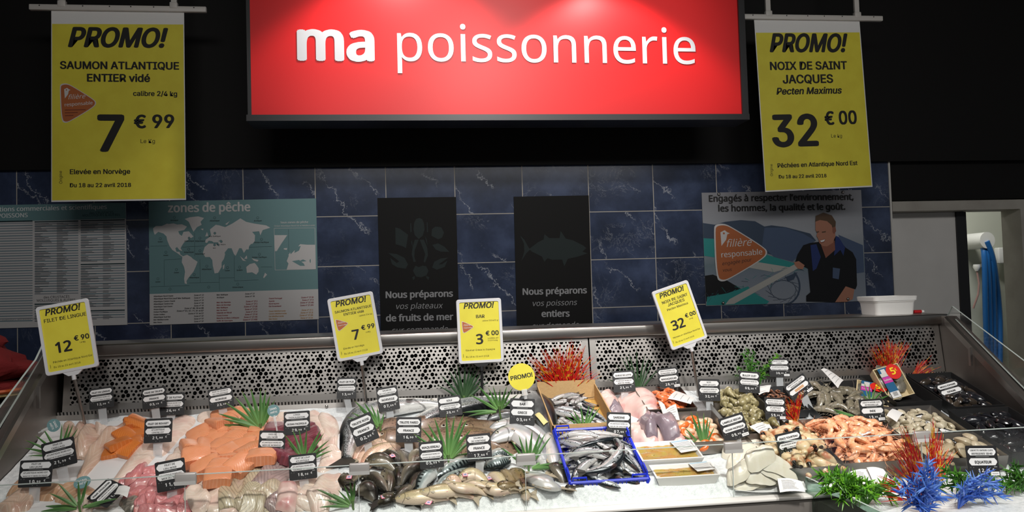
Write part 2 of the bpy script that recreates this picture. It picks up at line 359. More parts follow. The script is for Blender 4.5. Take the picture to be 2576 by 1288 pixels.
cpart(MB().b2((XL, 3.45, .05), (XR, 3.47, E-.2), HOLE).b2((XL, 3.19, E-.6), (XR, 3.46, E-.58), HOLE), 'back_cavity', smooth=0)
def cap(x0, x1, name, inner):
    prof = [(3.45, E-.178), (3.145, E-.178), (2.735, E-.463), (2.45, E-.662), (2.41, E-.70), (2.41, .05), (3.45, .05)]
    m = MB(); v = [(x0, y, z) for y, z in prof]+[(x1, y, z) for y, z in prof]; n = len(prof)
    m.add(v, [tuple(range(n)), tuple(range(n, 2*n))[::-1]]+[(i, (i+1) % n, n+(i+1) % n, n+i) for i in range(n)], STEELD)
    c = cpart(m, name, smooth=0)
    # folded rim along the slope and a bracket
    f = MB(); xi = x1 if inner > 0 else x0; s_ = inner
    a, b = (3.145, E-.178), (2.43, E-.676)
    for d, t in ((0., .012), ): f.add([(xi, a[0], a[1]), (xi+s_*.012, a[0], a[1]-.004), (xi+s_*.012, b[0], b[1]-.004), (xi, b[0], b[1]), (xi, a[0], a[1]-.035), (xi+s_*.012, a[0], a[1]-.035), (xi+s_*.012, b[0], b[1]-.035), (xi, b[0], b[1]-.035)], [(0, 1, 2, 3), (1, 5, 6, 2), (5, 4, 7, 6), (0, 4, 5, 1), (3, 2, 6, 7)], STEEL)
    f.obj('rim_fold', c, smooth=0)
    MB().box((xi+s_*.016, 2.99, E-.335), (.01, .012, .075), STEEL).obj('glass_bracket', c, smooth=0)
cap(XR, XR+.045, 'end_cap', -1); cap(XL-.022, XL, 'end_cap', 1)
# ---- glass
GL = glassmat('clear_glass', '#fdfefd', 1.0); GE = mat('glass_edge', '#bcc6c1', .2, spec=.8); GG = glassmat('greenish_glass', '#c4d6cb', 1.6)
CLIPM = mat('clip_steel', '#a9a5a2', .35, .2)
seams = [XL+.005, -.66, -.163, .339, 1.003, 1.65, XR-.004]
zt, zb = E-.516, E-.684
names = ['in front of the pink saithe fillets at the far left', 'in front of the striped catfish fillets', 'in front of the dark trout and mackerel', 'in front of the blue sardine crate', 'in front of the crab claws and shrimp heap', 'in front of the black mussel tubs']
for i in range(6):
    a, b = seams[i]+.002, seams[i+1]-.002
    g = thing('glass_pane', 'low clear upright glass pane '+names[i], 'glass pane', T3((a+b)/2, YF, zb), 'low glass panes along the front of the counter')
    q = T3(-(a+b)/2, -YF, -zb)
    MB().b2((a, YF-.0026, zb), (b, YF+.0026, zt-.002), GL).obj('pane', g, q, smooth=0)
    MB().b2((a, YF-.0028, zt-.0022), (b, YF+.0028, zt), GE).b2((b-.0015, YF-.0027, zb), (b, YF+.0027, zt-.003), GE).obj('polished_edge', g, q, smooth=0)
    if i < 5:
        MB().rbox((b+.002, YF, zt-.012), (.060, .016, .034), .004, CLIPM).add([(b-.028, YF-.0085, zt-.029), (b+.032, YF-.0085, zt-.029), (b+.032, YF-.013, zt-.017), (b-.028, YF-.013, zt-.017)], [(0, 1, 2, 3)], WHITE).obj('steel_clip', g, q)
def sideglass(x, prof, name, label, mt):
    g = thing(name, label, 'glass pane', T3(x, prof[0][0], prof[0][1])); q = T3(-x, -prof[0][0], -prof[0][1]); n = len(prof)
    v = [(x-.003, y, z) for y, z in prof]+[(x+.003, y, z) for y, z in prof]
    MB().add(v, [tuple(range(n)), tuple(range(n, 2*n))[::-1]], mt).obj('pane', g, q, smooth=0)
    e = [i for i in range(n)]
    MB().add([(x-.0035, y, z) for y, z in prof]+[(x+.0035, y, z) for y, z in prof], [(i, (i+1) % n, n+(i+1) % n, n+i) for i in range(n)], GE).obj('polished_edge', g, q, smooth=0)
pr = [(3.18, E-.19), (3.135, E-.136), (2.725, E-.345), (2.46, E-.48), (2.46, E-.64), (3.12, E-.19)]
sideglass(XR+.022, pr, 'side_glass', 'clear slanted glass guard on the right end of the counter', GL)
pr = [(3.18, E-.17), (3.13, E-.155), (3.07, E-.208), (2.76, E-.371), (2.46, E-.53), (2.46, E-.64), (3.14, E-.19)]
sideglass(XL-.027, pr, 'side_glass', 'clear slanted glass guard on the left end of the counter', GL)
sideglass(1.245, [(2.452, E-.635), (2.452, E-.90), (1.80, E-.90), (1.80, E-.633)], 'corner_glass', 'green tinted upright glass pane standing before the green ferns', GG)
# ---- decorated case standing in front on the right, white bed
ICEM = NT('crushed_ice'); n1 = ICEM.noise(70, 4, .7); n2 = ICEM.noise(260, 2, .6)
ICEM.bump(ICEM.math('ADD', n1, ICEM.math('MULTIPLY', n2, .5)), .55, .006)
ICEM = ICEM.set(ICEM.mix(ICEM.ramp(n1, [(.35, 0.), (.65, 1.)]), '#cfd4d6', '#eef1f2'), .32, spec=.5)
oc = thing('corner_case', 'low grey case with white bed jutting out before the shrimp heap', 'display case', T3(1.9, 2.1, 0)); q = T3(-1.9, -2.1, 0)
MB().b2((1.255, 1.72, .05), (2.9, 2.405, E-.70), FRONTM).obj('body', oc, q, smooth=0)
def grid(x0, x1, y0, y1, nx, ny, z, mt, nm, par=None, X=None, **k):
    v = [(x0+(x1-x0)*i/nx, y0+(y1-y0)*j/ny, 0) for j in range(ny+1) for i in range(nx+1)]
    v = [(a, b, z(a, b)) for a, b, _ in v]
    f = [(j*(nx+1)+i, j*(nx+1)+i+1, (j+1)*(nx+1)+i+1, (j+1)*(nx+1)+i) for j in range(ny) for i in range(nx)]
    return MB().add(v, f, mt).obj(nm, par, X, smooth=180, **k)
grid(1.255, 2.9, 1.72, 2.41, 60, 26, lambda x, y: E-.66+.012*mnoise.noise((x*7, y*7, 0)), ICEM, 'ice_bed', oc, q)
# ================================================================ height map of the iced bed
HX0, HY0, HD = -1.36, 1.9, .005; HNX, HNY = 740, 264
gx = HX0+HD*np.arange(HNX); gy = HY0+HD*np.arange(HNY); GX, GY = np.meshgrid(gx, gy)
def icez(x, y): return bedz(y)-.004+.034*max(0, min(1, (1.06-x)/.1, (x+.16)/.2))*max(0, min(1, (2.55-y)/.07))+.011*mnoise.noise((x*6, y*6, 3))+.006*mnoise.noise((x*19, y*19, 1))
HM = np.array([[icez(a, b) for a in gx[::4]] for b in gy[::4]]).repeat(4, 0).repeat(4, 1)[:HNY, :HNX]
HM[GY < 2.40] = E-.66
def hm_smooth(k=3):
    H = HM.copy()
    for ax in (0, 1):
        H = sum(np.roll(H, i, ax) for i in range(-k, k+1))/(2*k+1)
    return H
def hsample(H, x, y):
    x = np.asarray(x); y = np.asarray(y); u = np.clip((x-HX0)/HD, 0, HNX-1.01); v = np.clip((y-HY0)/HD, 0, HNY-1.01)
    i = u.astype(int); j = v.astype(int); a = u-i; b = v-j
    return H[j, i]*(1-a)*(1-b)+H[j, i+1]*a*(1-b)+H[j+1, i]*(1-a)*b+H[j+1, i+1]*a*b
def sstep(t): t = np.clip(t, 0, 1); return t*t*(3-2*t)
HM = hm_smooth(3); _k = sstep((GY-2.455)/.04); HM = np.where(GY >= 2.45, (E-.688)*(1-_k)+HM*_k, HM)
_H0 = HM.copy()
grid(XL+.002, XR-.002, YF+.008, YB-.004, 300, 62, lambda x, y: float(hsample(_H0, [x], [y])[0]) if y > YF+.009 else E-.686, ICEM, 'crushed_ice', label='white crushed ice spread over the sloping counter bed', cat='ice', kind='stuff')
# ================================================================ print and sign helpers
INK = mat('black_ink', '#151312', .6); YEL = mat('yellow_card', '#e0d43e', .55, col2='#dacc38', scale=14); PAPER = mat('white_paper', '#d9d8d6', .6)
GREYI = mat('grey_ink', '#8b8b8b', .6); TEAL = mat('teal_print', '#6b9093', .55); TEALD = mat('dark_teal_ink', '#1c3a40', .6)
RUST = mat('rust_print', '#b0602f', .5); RUSTD = mat('rust_small_print', '#6e2c18', .5); PALE = mat('pale_print', '#cfcccb', .55); WINK = mat('white_ink', '#e9e9e9', .5)
class Plane:
    """flat sheet at depth Y; things on it are given in photo pixels and laid at their true place on the sheet"""
    def __init__(s, Y, mb=None): s.Y = Y; s.m = mb or MB(); s.k = 0
    def X(s, lift=.0006): return Matrix(((1, 0, 0, 0), (0, 0, -1, s.Y-lift), (0, 1, 0, 0), (0, 0, 0, 1)))
    def P(s, q): p = PY(q[0], q[1], s.Y); return (p.x, p.z)
    def poly(s, pts, mt, lift=.0006): s.m.flat([s.P(q) for q in pts], 0, mt, s.X(lift)); return s
    def sheet(s, pts, mt, th=.003): s.m.prism([s.P(q) for q in pts], -th, 0, mt, s.X(0)); return s
    def text(s, t, x0, y0, x1, y1, mt, lift=.0012, f='s', bold=0., shear=0., hscale=None):   # base line from (x0,y0) to (x1,y1)
        a, b = s.P((x0, y0)), s.P((x1, y1)); v, p = textmesh(t, f, bold, shear)
        if not len(v): return s
        lo, hi = v.min(0), v.max(0); L = math.hypot(b[0]-a[0], b[1]-a[1]); k = L/(hi[0]-lo[0]); an = math.atan2(b[1]-a[1], b[0]-a[0])
        ky = hscale*k if hscale else k
        q = [(a[0]+(u-lo[0])*k*math.cos(an)-w_*ky*math.sin(an), a[1]+(u-lo[0])*k*math.sin(an)+w_*ky*math.cos(an), zz) for u, w_, zz in v]
        s.m.add(q, p, mt, s.X(lift)); return s
    def line(s, a, b, wpx, mt, lift=.0012):
        d = Vector((b[0]-a[0], b[1]-a[1])).normalized()*wpx/2; n = (-d.y, d.x)
        return s.poly([(a[0]+n[0], a[1]+n[1]), (a[0]-n[0], a[1]-n[1]), (b[0]-n[0], b[1]-n[1]), (b[0]+n[0], b[1]+n[1])], mt, lift)
def smooth_poly(pts, n=2):
    for _ in range(n): pts = [q for i in range(len(pts)) for q in ((pts[i][0]*.75+pts[(i+1) % len(pts)][0]*.25, pts[i][1]*.75+pts[(i+1) % len(pts)][1]*.25), (pts[i][0]*.25+pts[(i+1) % len(pts)][0]*.75, pts[i][1]*.25+pts[(i+1) % len(pts)][1]*.75))]
    return pts
def logo(pl, cx, cy, k, lift=.0012, ang=0, tail=True, full=False):
    """orange rounded triangle badge; k = pixels per unit"""
    ca, sa = math.cos(ang), math.sin(ang); T = lambda x, y: (cx+k*(x*ca-y*sa), cy+k*(x*sa+y*ca))
    tri = [(-.48, -.42), (-.45, -.5), (-.3, -.52), (-.16, -.46), (.42, -.10), (.5, 0), (.42, .12), (-.18, .48), (-.34, .54), (-.44, .46)]
    big = smooth_poly(tri, 2)
    pl.poly([T(x*1.06, y*1.06) for x, y in big], PALE, lift); pl.poly([T(*q) for q in big], RUST, lift+.0004)
    l2 = lift+.0008
    pl.poly([T(*q) for q in [(-.38, -.38), (-.30, -.42), (-.25, -.38), (-.20, -.36), (-.25, -.34), (-.27, -.24), (-.36, -.12)]], PALE, l2)
    pl.poly([T(-.315+.02*math.cos(a), -.36+.02*math.sin(a)) for a in np.linspace(0, 6.28, 9)[:-1]], RUST, l2+.0003)
    pl.text('filière', *T(-.26, -.10), *T(.22, -.13), PALE, l2, shear=.3); pl.text('responsable', *T(-.36, .10), *T(.42, .04), PALE, l2, bold=.01)
    if full:
        pl.text('engagée pour', *T(-.34, .25), *T(.22, .17), INK, l2, shear=.2); pl.text('vous', *T(-.33, .37), *T(-.16, .355), INK, l2, shear=.2)
    else:
        for i, (a, b) in enumerate(((-.36, .22), (-.36, .0), (-.36, -.12))): pl.line(T(a, .2+i*.08), T(b, .19+i*.08), k*.02, RUSTD, l2)
# ================================================================ red fascia sign
RED = mat('red_panel', '#e3191c', .38, spec=.35); LETTER = mat('letter_white', '#dcdde0', .25)
sg = thing('red_sign', 'large red fascia sign reading ma poissonnerie over the counter', 'sign'); SY = 3.55
m = MB(); a, b = PY(633, 288, SY), PY(1866, 289, SY); x0, x1, z0 = a.x, b.x, (a.z+b.z)/2; z1 = E+1.95
m.b2((x0, SY, z0), (x1, SY+.02, z1), RED).obj('red_panel', sg, smooth=0)
DKE = mat('sign_edge', '#1a191b', .35)
MB().b2((x1, SY-.012, z0-.004), (x1+.03, SY+.16, z1), DKE).b2((x0-.016, SY-.0, z0-.004), (x0, SY+.16, z1), DKE).b2((x0-.02, SY-.014, z0-.028), (x1+.032, SY+.16, z0-.001), DKE).b2((x0, SY+.14, z0), (x1, SY+.16, z1), DKE).obj('black_frame', sg, smooth=0)
p = Plane(SY); p.text('ma', 748, 150, 943, 152, LETTER, .004, bold=.035); p.m.obj('lettering', sg); p = Plane(SY); p.text('poissonnerie', 1000, 153.5, 1750, 161.5, LETTER, .004, bold=0)
p.m.obj('lettering', sg)
# ================================================================ hanging yellow banners
def banner(lab, quad, railq, hangs, wh, content, curl):
    Y = 3.73; t = thing('hanging_banner', lab, 'banner', group='hanging promo banners'); p = Plane(Y)
    p.sheet(quad, WHITE, .0012)
    (ax, ay), (bx, by), (cx, cy), (dx, dy) = quad; e = 2.2; f = wh
    L = lambda k, s_: (quad[0][0]+(quad[3][0]-quad[0][0])*k+s_*e, quad[0][1]+(quad[3][1]-quad[0][1])*k); Rr = lambda k: (quad[1][0]+(quad[2][0]-quad[1][0])*k-e, quad[1][1]+(quad[2][1]-quad[1][1])*k)
    p.poly([L(f, 1), Rr(f), Rr(.992), L(.992, 1)], YEL); content(p); p.m.obj('sheet', t)
    m = MB(); a, b = PY(*railq[0], Y), PY(*railq[1], Y)
    m.rbox(((a.x+b.x)/2, Y-.002, a.z), (b.x-a.x, .022, .026), .004, GREYW)
    for k in (.06, .3, .45, .57, .7, .93): m.ell((a.x+(b.x-a.x)*k, Y-.0135, a.z+.006), (.003, .002, .003), DARK)
    m.obj('rail', t)
    for hx in hangs:
        q = PY(hx, railq[0][1]-8, Y); MB().b2((q.x-.012, Y-.006, a.z+.01), (q.x+.012, Y+.006, 3.75), GREYW).rbox((q.x, Y-.002, a.z+.016), (.034, .026, .03), .004, GREYW).obj('hanger', t)
def c1(p):
    p.text('PROMO!', 171, 117, 424, 119, INK, bold=.035, shear=.28, f='i', hscale=1.12); p.text('SAUMON ATLANTIQUE', 151, 173, 451, 175, INK, f='i', bold=.03); p.text('ENTIER vidé', 219, 205, 378, 206, INK, f='i', bold=.03)
    p.text('calibre 2/4 kg', 335, 241, 446, 242, INK, f='i', bold=.022); p.text('7', 245, 379, 313, 379, INK, f='i', bold=.03, hscale=1.05); p.text('€ 99', 337, 322, 439, 321, INK, f='i', bold=.03); p.text('Le Kg', 354, 360, 390, 360, INK, f='i')
    p.text('Elevée en Norvège', 176, 438, 328, 437, INK, f='i', bold=.022); p.text('Du 18 au 22 avril 2018', 176, 471, 330, 470, INK, f='i', bold=.022); p.text('Origine', 157, 462, 156, 430, INK, f='i'); logo(p, 196, 259, 90)
def c2(p):
    p.text('PROMO!', 1936, 130, 2134, 130, INK, bold=.035, shear=.28, f='i', hscale=1.2); p.text('NOIX DE SAINT', 1937, 176, 2131, 174, INK, f='i', bold=.03); p.text('JACQUES', 1969, 210, 2096, 208, INK, f='i', bold=.03); p.text('Pecten Maximus', 1953, 238, 2118, 235, INK, f='i', bold=.03, shear=.2)
    p.text('32', 1943, 368, 2060, 365, INK, f='i', bold=.03, hscale=1.05); p.text('€ 00', 2075, 314, 2156, 311, INK, f='i', bold=.025, hscale=1.15); p.text('Le kg', 2091, 346, 2118, 346, INK, f='i')
    p.text('Pêchées en Atlantique Nord Est', 1956, 422, 2157, 415, INK, f='i', bold=.022); p.text('Du 18 au 22 avril 2018', 1959, 449, 2079, 446, INK, f='i', bold=.022); p.text('Origine', 1944, 443, 1943, 413, INK, f='i')
banner('yellow hanging promo banner for whole salmon at 7,99 euros, left of red sign', [(129, 27), (463, 29), (468, 503), (129, 508)], [(75, 19), (520, 24)], (157, 438), .069, c1, 0)
banner('yellow hanging promo banner for scallops at 32,00 euros, right of red sign', [(1897, 50), (2162, 50), (2195, 470), (1925, 483)], [(1870, 43), (2218, 46)], (1932, 2155), .075, c2, 0)
# ================================================================ posters on the tiles
PYY = WY-.006
def poster(name, lab, quad, mt): 
    p = Plane(PYY); p.sheet(quad, mt, .005); return p
# left: table of names
GRT = mat('grey_table_print', '#8f949b', .55); GRT2 = mat('table_stripe', '#6e8790', .55); TXT = mat('table_text', '#2a2a2e', .6)
p = poster('', '', [(-330, 522), (316, 510), (320, 817), (-330, 835)], PALE); p.poly([(-330, 522), (316, 510), (317, 550), (-330, 566)], TEAL)
p.text('Dénominations commerciales et scientifiques', -82, 534, 269, 525.5, WINK, bold=.015); p.text('des POISSONS', -36, 549, 70, 546, WINK, bold=.015); p.text('des CRUSTACÉS', 225, 539, 286, 537, TEALD); p.text('MOLLUSQUES & AUTRES', 208, 545, 302, 543, TEALD); p.text('des CRUSTACÉS', 110, 751, 175, 749, TXT); p.text('MOLLUSQUES & AUTRES', 93, 759, 190, 757, TXT)
for (xa, xb, ya, yb) in ((-120, 82, 559, 815), (87, 197, 557, 742), (87, 197, 764, 812), (203, 314, 554, 660), (203, 314, 664, 775), (203, 314, 781, 806)):
    sl = -.022; p.poly([(xa, ya), (xb, ya+sl*(xb-xa)), (xb, ya+3+sl*(xb-xa)), (xa, ya+3)], TEALD)
    for i in range(int((yb-ya-5)/3.15)):
        y = ya+5+i*3.15
        if i % 2 == 0: p.poly([(xa, y), (xb, y+sl*(xb-xa)), (xb, y+2.6+sl*(xb-xa)), (xa, y+2.6)], GRT2 if i % 4 else GRT, .0004)
        for x, wmin, wmax in ((xa+1, 10, 45), (xa+56, 14, 30)):
            if random.random() < .9: w_ = random.uniform(wmin, wmax); p.line((x, y+1.3+sl*(x-xa)), (x+w_, y+1.3+sl*(x+w_-xa)), 1.0, TXT, .0009)
p.text('Pour toute question, adressez vous', -40, 809, 100, 803, GREYI)
p.m.obj('names_poster', label='pale wall poster with a table of fish names under a teal heading', cat='poster', smooth=0)
# zones de peche
K = lambda x, y: (360+x/3.39, 480+y/3.39)
p = poster('', '', [(374, 507), (795, 499), (802, 803), (377, 818)], TEAL); p.poly([K(56, 880), K(1493, 838), K(1498, 1095), K(57, 1145)], PALE, .0008)
p.text('zones de pêche', *K(212, 183), *K(915, 172), PALE, bold=.03, hscale=1.1)
LAND = [[(85, 320), (110, 300), (160, 300), (205, 280), (260, 290), (330, 285), (375, 305), (350, 335), (300, 345), (310, 370), (330, 385), (345, 350), (390, 345), (430, 390), (380, 420), (350, 440), (330, 470), (320, 490), (335, 515), (310, 505), (290, 480), (275, 490), (285, 520), (310, 520), (320, 545), (345, 560), (330, 560), (290, 530), (250, 505), (225, 470), (205, 420), (200, 390), (175, 365), (130, 350), (100, 375), (90, 350)],
 [(355, 240), (400, 225), (470, 218), (520, 232), (490, 265), (500, 290), (460, 310), (430, 350), (410, 310), (390, 265)], [(335, 560), (375, 545), (410, 565), (425, 580), (465, 605), (450, 645), (430, 690), (405, 720), (385, 745), (370, 770), (375, 795), (355, 790), (350, 750), (358, 690), (350, 650), (330, 610)],
 [(525, 480), (560, 450), (620, 450), (640, 470), (675, 480), (700, 540), (690, 580), (670, 610), (670, 650), (640, 700), (610, 705), (595, 640), (590, 590), (570, 565), (530, 565), (510, 530)],
 [(530, 440), (535, 415), (560, 400), (580, 380), (570, 330), (620, 290), (650, 295), (700, 310), (760, 280), (830, 235), (880, 265), (950, 280), (1050, 295), (1085, 315), (1020, 335), (1000, 380), (990, 345), (930, 350), (955, 380), (950, 420), (920, 455), (905, 470), (900, 500), (880, 500), (860, 530), (840, 490), (820, 490), (790, 555), (775, 540), (755, 490), (725, 490), (690, 535), (665, 500), (650, 470), (640, 440), (600, 440), (590, 430), (560, 425), (545, 445)],
 [(530, 390), (545, 350), (557, 385)], [(490, 325), (515, 322), (512, 338)], [(880, 650), (910, 625), (950, 615), (965, 630), (985, 660), (985, 690), (965, 715), (930, 695), (885, 700)], [(1040, 698), (1058, 715), (1030, 745), (1025, 738)], [(935, 425), (955, 375), (952, 430), (930, 455), (920, 450)], [(680, 640), (695, 625), (692, 660), (682, 672)], [(825, 555), (855, 580), (880, 600), (850, 595)], [(862, 580), (885, 550), (888, 580)], [(925, 575), (985, 590), (975, 605), (945, 595)], [(700, 285), (740, 258), (715, 290)], [(205, 285), (260, 278), (330, 300), (280, 310)],
 [(1118, 378), (1230, 378), (1180, 450), (1140, 515), (1125, 515)], [(1240, 560), (1300, 500), (1340, 455), (1400, 460), (1468, 460), (1472, 668), (1225, 672), (1240, 620), (1225, 600)], [(1200, 490), (1230, 488), (1225, 505), (1200, 500)], [(1240, 545), (1255, 525), (1262, 560), (1245, 570)]]
for i, q in enumerate(LAND): p.poly([K(*a) for a in q], PALE, .0008+i*6e-5)
for q in ([(1270, 600), (1330, 590), (1370, 620), (1380, 640), (1340, 640)], [(1340, 595), (1365, 585), (1395, 600), (1350, 605)], [(1300, 480), (1345, 470), (1330, 510), (1290, 530)], [(1420, 590), (1430, 580), (1430, 615), (1422, 610)], [(585, 440), (640, 445), (610, 455)], [(640, 430), (670, 415), (660, 432)]): p.poly([K(*a) for a in q], TEAL, .0022)
for a, b in (((1118, 320), (1465, 316)), ((1465, 316), (1472, 668)), ((1472, 668), (1126, 676)), ((1126, 676), (1118, 320))): p.line(K(*a), K(*b), .8, PALE)
for a, b in (((62, 472), (205, 470)), ((335, 480), (520, 470)), ((440, 360), (440, 560)), ((180, 590), (330, 580)), ((180, 590), (182, 810)), ((65, 818), (395, 808)), ((395, 785), (650, 780)), ((485, 585), (488, 785)), ((650, 700), (652, 855)), ((652, 745), (778, 740)), ((778, 560), (780, 768)), ((780, 768), (985, 760)), ((905, 480), (1100, 475)), ((1005, 650), (1100, 650)), ((1240, 330), (1242, 520))): p.line(K(*a), K(*b), .5, TEALD)
for i, (x, y) in enumerate(((267, 226), (610, 230), (978, 230), (147, 408), (393, 403), (486, 403), (612, 362), (667, 433), (610, 462), (1010, 414), (390, 498), (486, 512), (195, 524), (992, 541), (285, 671), (543, 643), (720, 654), (824, 651), (437, 714), (127, 750), (230, 838), (560, 821), (808, 796))):
    p.m.flat([p.P((K(x, y)[0]+3.2*math.cos(t), K(x, y)[1]+3.2*math.sin(t))) for t in np.linspace(0, 6.28, 13)[:-1]], 0, TEALD, p.X(.0014)); p.m.flat([p.P((K(x, y)[0]+2.5*math.cos(t), K(x, y)[1]+2.5*math.sin(t))) for t in np.linspace(0, 6.28, 13)[:-1]], 0, TEAL, p.X(.0017))
    nm = ['Arctique', 'Atlantique', 'Arctique', 'Océan', 'Atlantique', 'Atlantique', 'Mer Baltique', 'Mer Noire', 'Mer', 'Océan Pacifique', 'Atlantique', 'Atlantique', 'Océan', 'Océan Pacifique', 'Océan', 'Atlantique', 'Océan', 'Indien', 'Atlantique', 'Océan', '', '', 'Antarctique'][i]
    if nm: w_ = 5*len(nm)/1.2; p.text(nm, *K(x-w_, y+32), *K(x+w_, y+30), INK, bold=.02)
p.text('Sous-zones de pêche', *K(1172, 278), *K(1408, 274), PALE, bold=.02); p.text('Océan Atlantique Nord Est et Méditerranée', *K(1118, 306), *K(1466, 300), PALE, bold=.01)
RINK, OINK = mat('red_ink', '#8e1f28', .6), mat('orange_ink', '#b98a4e', .6)
for col, x0, xr, y0, rows in ((INK, 90, 517, 905, [('Atlantique Nord Ouest', 'Zone n° 21'), ('Atlantique Nord Est (sauf Mer Baltique)', 'Zone n° 27'), ('Atlantique Centre Ouest', 'Zone n° 31'), ('Atlantique Centre Est', 'Zone n° 34'), ('Atlantique Sud Ouest', 'Zone n° 41'), ('Antarctique', 'Zone n° 48, 58 et 88'), ('Océan Pacifique', 'Zone n° 61, 67, 71, 81 et 87'), ('Océan Indien', 'Zone n° 51 et 57'), ('Atlantique Sud Est', 'Zone n° 47'), ('Mer Méditerranée', 'Zone n° 37'), ('Mer Noire', 'Zone n° 37')]),
    (INK, 628, 952, 893, [('Mer Baltique', 'Zone n° 27'), ('Arctique', 'Zone n° 18')]), (RINK, 628, 975, 958, [('Mer des Barents', 'Zone n° 27.I'), ('Mers de Norvège', 'Zone n° 27.I'), ('Mer Baltique', 'Zone n° 27.III'), ('Mer du Nord', 'Zone n° 27.IV'), ('Islande et Féroé', 'Zone n° 27.V'), ('Ouest Ecosse', 'Zone n° 27.VI'), ('Manche et Mers Celtiques', 'Zone n° 27.VII'), ('Golfe de Gascogne', 'Zone n° 27.VIII')]),
    (RINK, 1073, 1455, 924, [('Ouest Portugal', 'Zone n° 27.IX'), ('Açores', 'Zone n° 27.X'), ('Nord Açores', 'Zone n° 27.XII'), ('Est Groenland', 'Zone n° 27.XIV')]), (OINK, 1073, 1450, 1032, [('Ouest Méditerranée', 'Zone n° 37.I'), ('Centre Méditerranée', 'Zone n° 37.II'), ('Est Méditerranée', 'Zone n° 37.III'), ('Mer Noire', 'Zone n° 37.IV')])):
    for i, (l, r_) in enumerate(rows):
        y = y0+i*22.3; p.text(l, *K(x0, y), *K(x0+8.0*len(l), y-.2*len(l)), col, bold=.035); p.text(r_, *K(xr-8.2*len(r_), y-8), *K(xr, y-11), col, bold=.035)
p.m.obj('zone_map_poster', label='teal world map poster headed zones de pêche with a zone list below', cat='poster', smooth=0)
# two black notices
BLK = mat('black_notice', '#0b0a0a', .6, spec=.2); GRN = mat('dark_grey_green_print', '#222b2b', .6, spec=.2); LG = mat('light_grey_ink', '#8f8f91', .6)
K7 = lambda x, y: (900+x/3.067, 440+y/3.067)
p = poster('', '', [K7(152, 178), K7(758, 170), K7(785, 1262), K7(180, 1276)], BLK)
SH = [[(435, 370), (450, 340), (475, 332), (498, 342), (510, 372), (516, 420), (500, 470), (470, 495), (440, 465), (430, 420)], [(290, 405), (325, 415), (388, 462), (372, 565), (345, 550), (292, 535)], [(572, 420), (600, 398), (645, 405), (665, 445), (650, 485), (620, 497), (568, 470)], [(575, 540), (620, 528), (670, 555), (706, 594), (640, 592), (600, 575)], [(235, 603), (300, 610), (360, 640), (388, 690), (370, 724), (310, 715), (265, 690), (250, 640), (300, 680), (320, 668)], [(698, 638), (640, 645), (590, 670), (574, 715), (610, 732), (670, 710), (692, 660), (650, 690), (625, 690)],
 [(440, 500), (470, 500), (440, 580), (436, 630), (448, 670), (430, 672), (416, 610), (425, 550)], [(478, 500), (510, 500), (535, 560), (542, 620), (518, 678), (508, 668), (520, 610), (500, 560)], [(425, 740), (445, 700), (470, 712), (500, 700), (528, 705), (545, 740), (530, 775), (490, 790), (450, 785)], [(440, 780), (420, 790), (428, 812), (440, 800)], [(525, 778), (552, 790), (545, 812), (532, 798)], [(405, 375), (412, 372), (416, 440), (406, 445)], [(532, 365), (538, 365), (542, 440), (534, 445)], [(428, 470), (418, 500), (424, 560), (412, 520)], [(518, 470), (532, 500), (540, 550), (526, 510)]]
for i, q in enumerate(SH): p.poly([K7(*a) for a in q], GRN, .0006+i*6e-5)
for t, x0, y0, x1, y1, b_, sh in (('Nous préparons', 215, 950, 735, 938, .035, 0), ('vos plateaux', 296, 1035, 658, 1028, 0, .22), ('de fruits de mer', 217, 1130, 738, 1117, .035, 0), ('sur commande', 263, 1222, 697, 1208, 0, .22)): p.text(t, *K7(x0, y0), *K7(x1, y1), LG, bold=b_, shear=sh)
p.m.obj('black_notice', label='black wall notice with shellfish silhouettes offering seafood platters', cat='notice', smooth=0)
p = poster('', '', [K7(1203, 168), K7(1782, 158), K7(1813, 1230), K7(1230, 1245)], BLK)
for q in [[(1322, 572), (1390, 520), (1430, 500), (1480, 488), (1590, 488), (1660, 505), (1740, 545), (1763, 565), (1733, 592), (1772, 605), (1700, 630), (1600, 652), (1500, 655), (1420, 630), (1340, 590)], [(1252, 468), (1285, 500), (1318, 560), (1330, 575), (1300, 605), (1262, 665), (1285, 590), (1282, 530)], [(1433, 505), (1440, 457), (1485, 495)], [(1557, 490), (1565, 432), (1605, 492)], [(1418, 625), (1440, 670), (1465, 640)], [(1575, 650), (1593, 705), (1622, 645)]]: p.k += 1; p.poly([K7(*a) for a in q], GRN, .0006+p.k*6e-5)
for t, x0, y0, x1, y1, b_, sh in (('Nous préparons', 1272, 925, 1768, 912, .035, 0), ('vos poissons', 1350, 1012, 1693, 1003, 0, .22), ('entiers', 1417, 1095, 1635, 1092, .035, 0), ('sur demande', 1346, 1188, 1708, 1175, 0, .22)): p.text(t, *K7(x0, y0), *K7(x1, y1), LG, bold=b_, shear=sh)
p.m.obj('black_notice', label='black wall notice with a tuna silhouette offering whole fish', cat='notice', smooth=0)
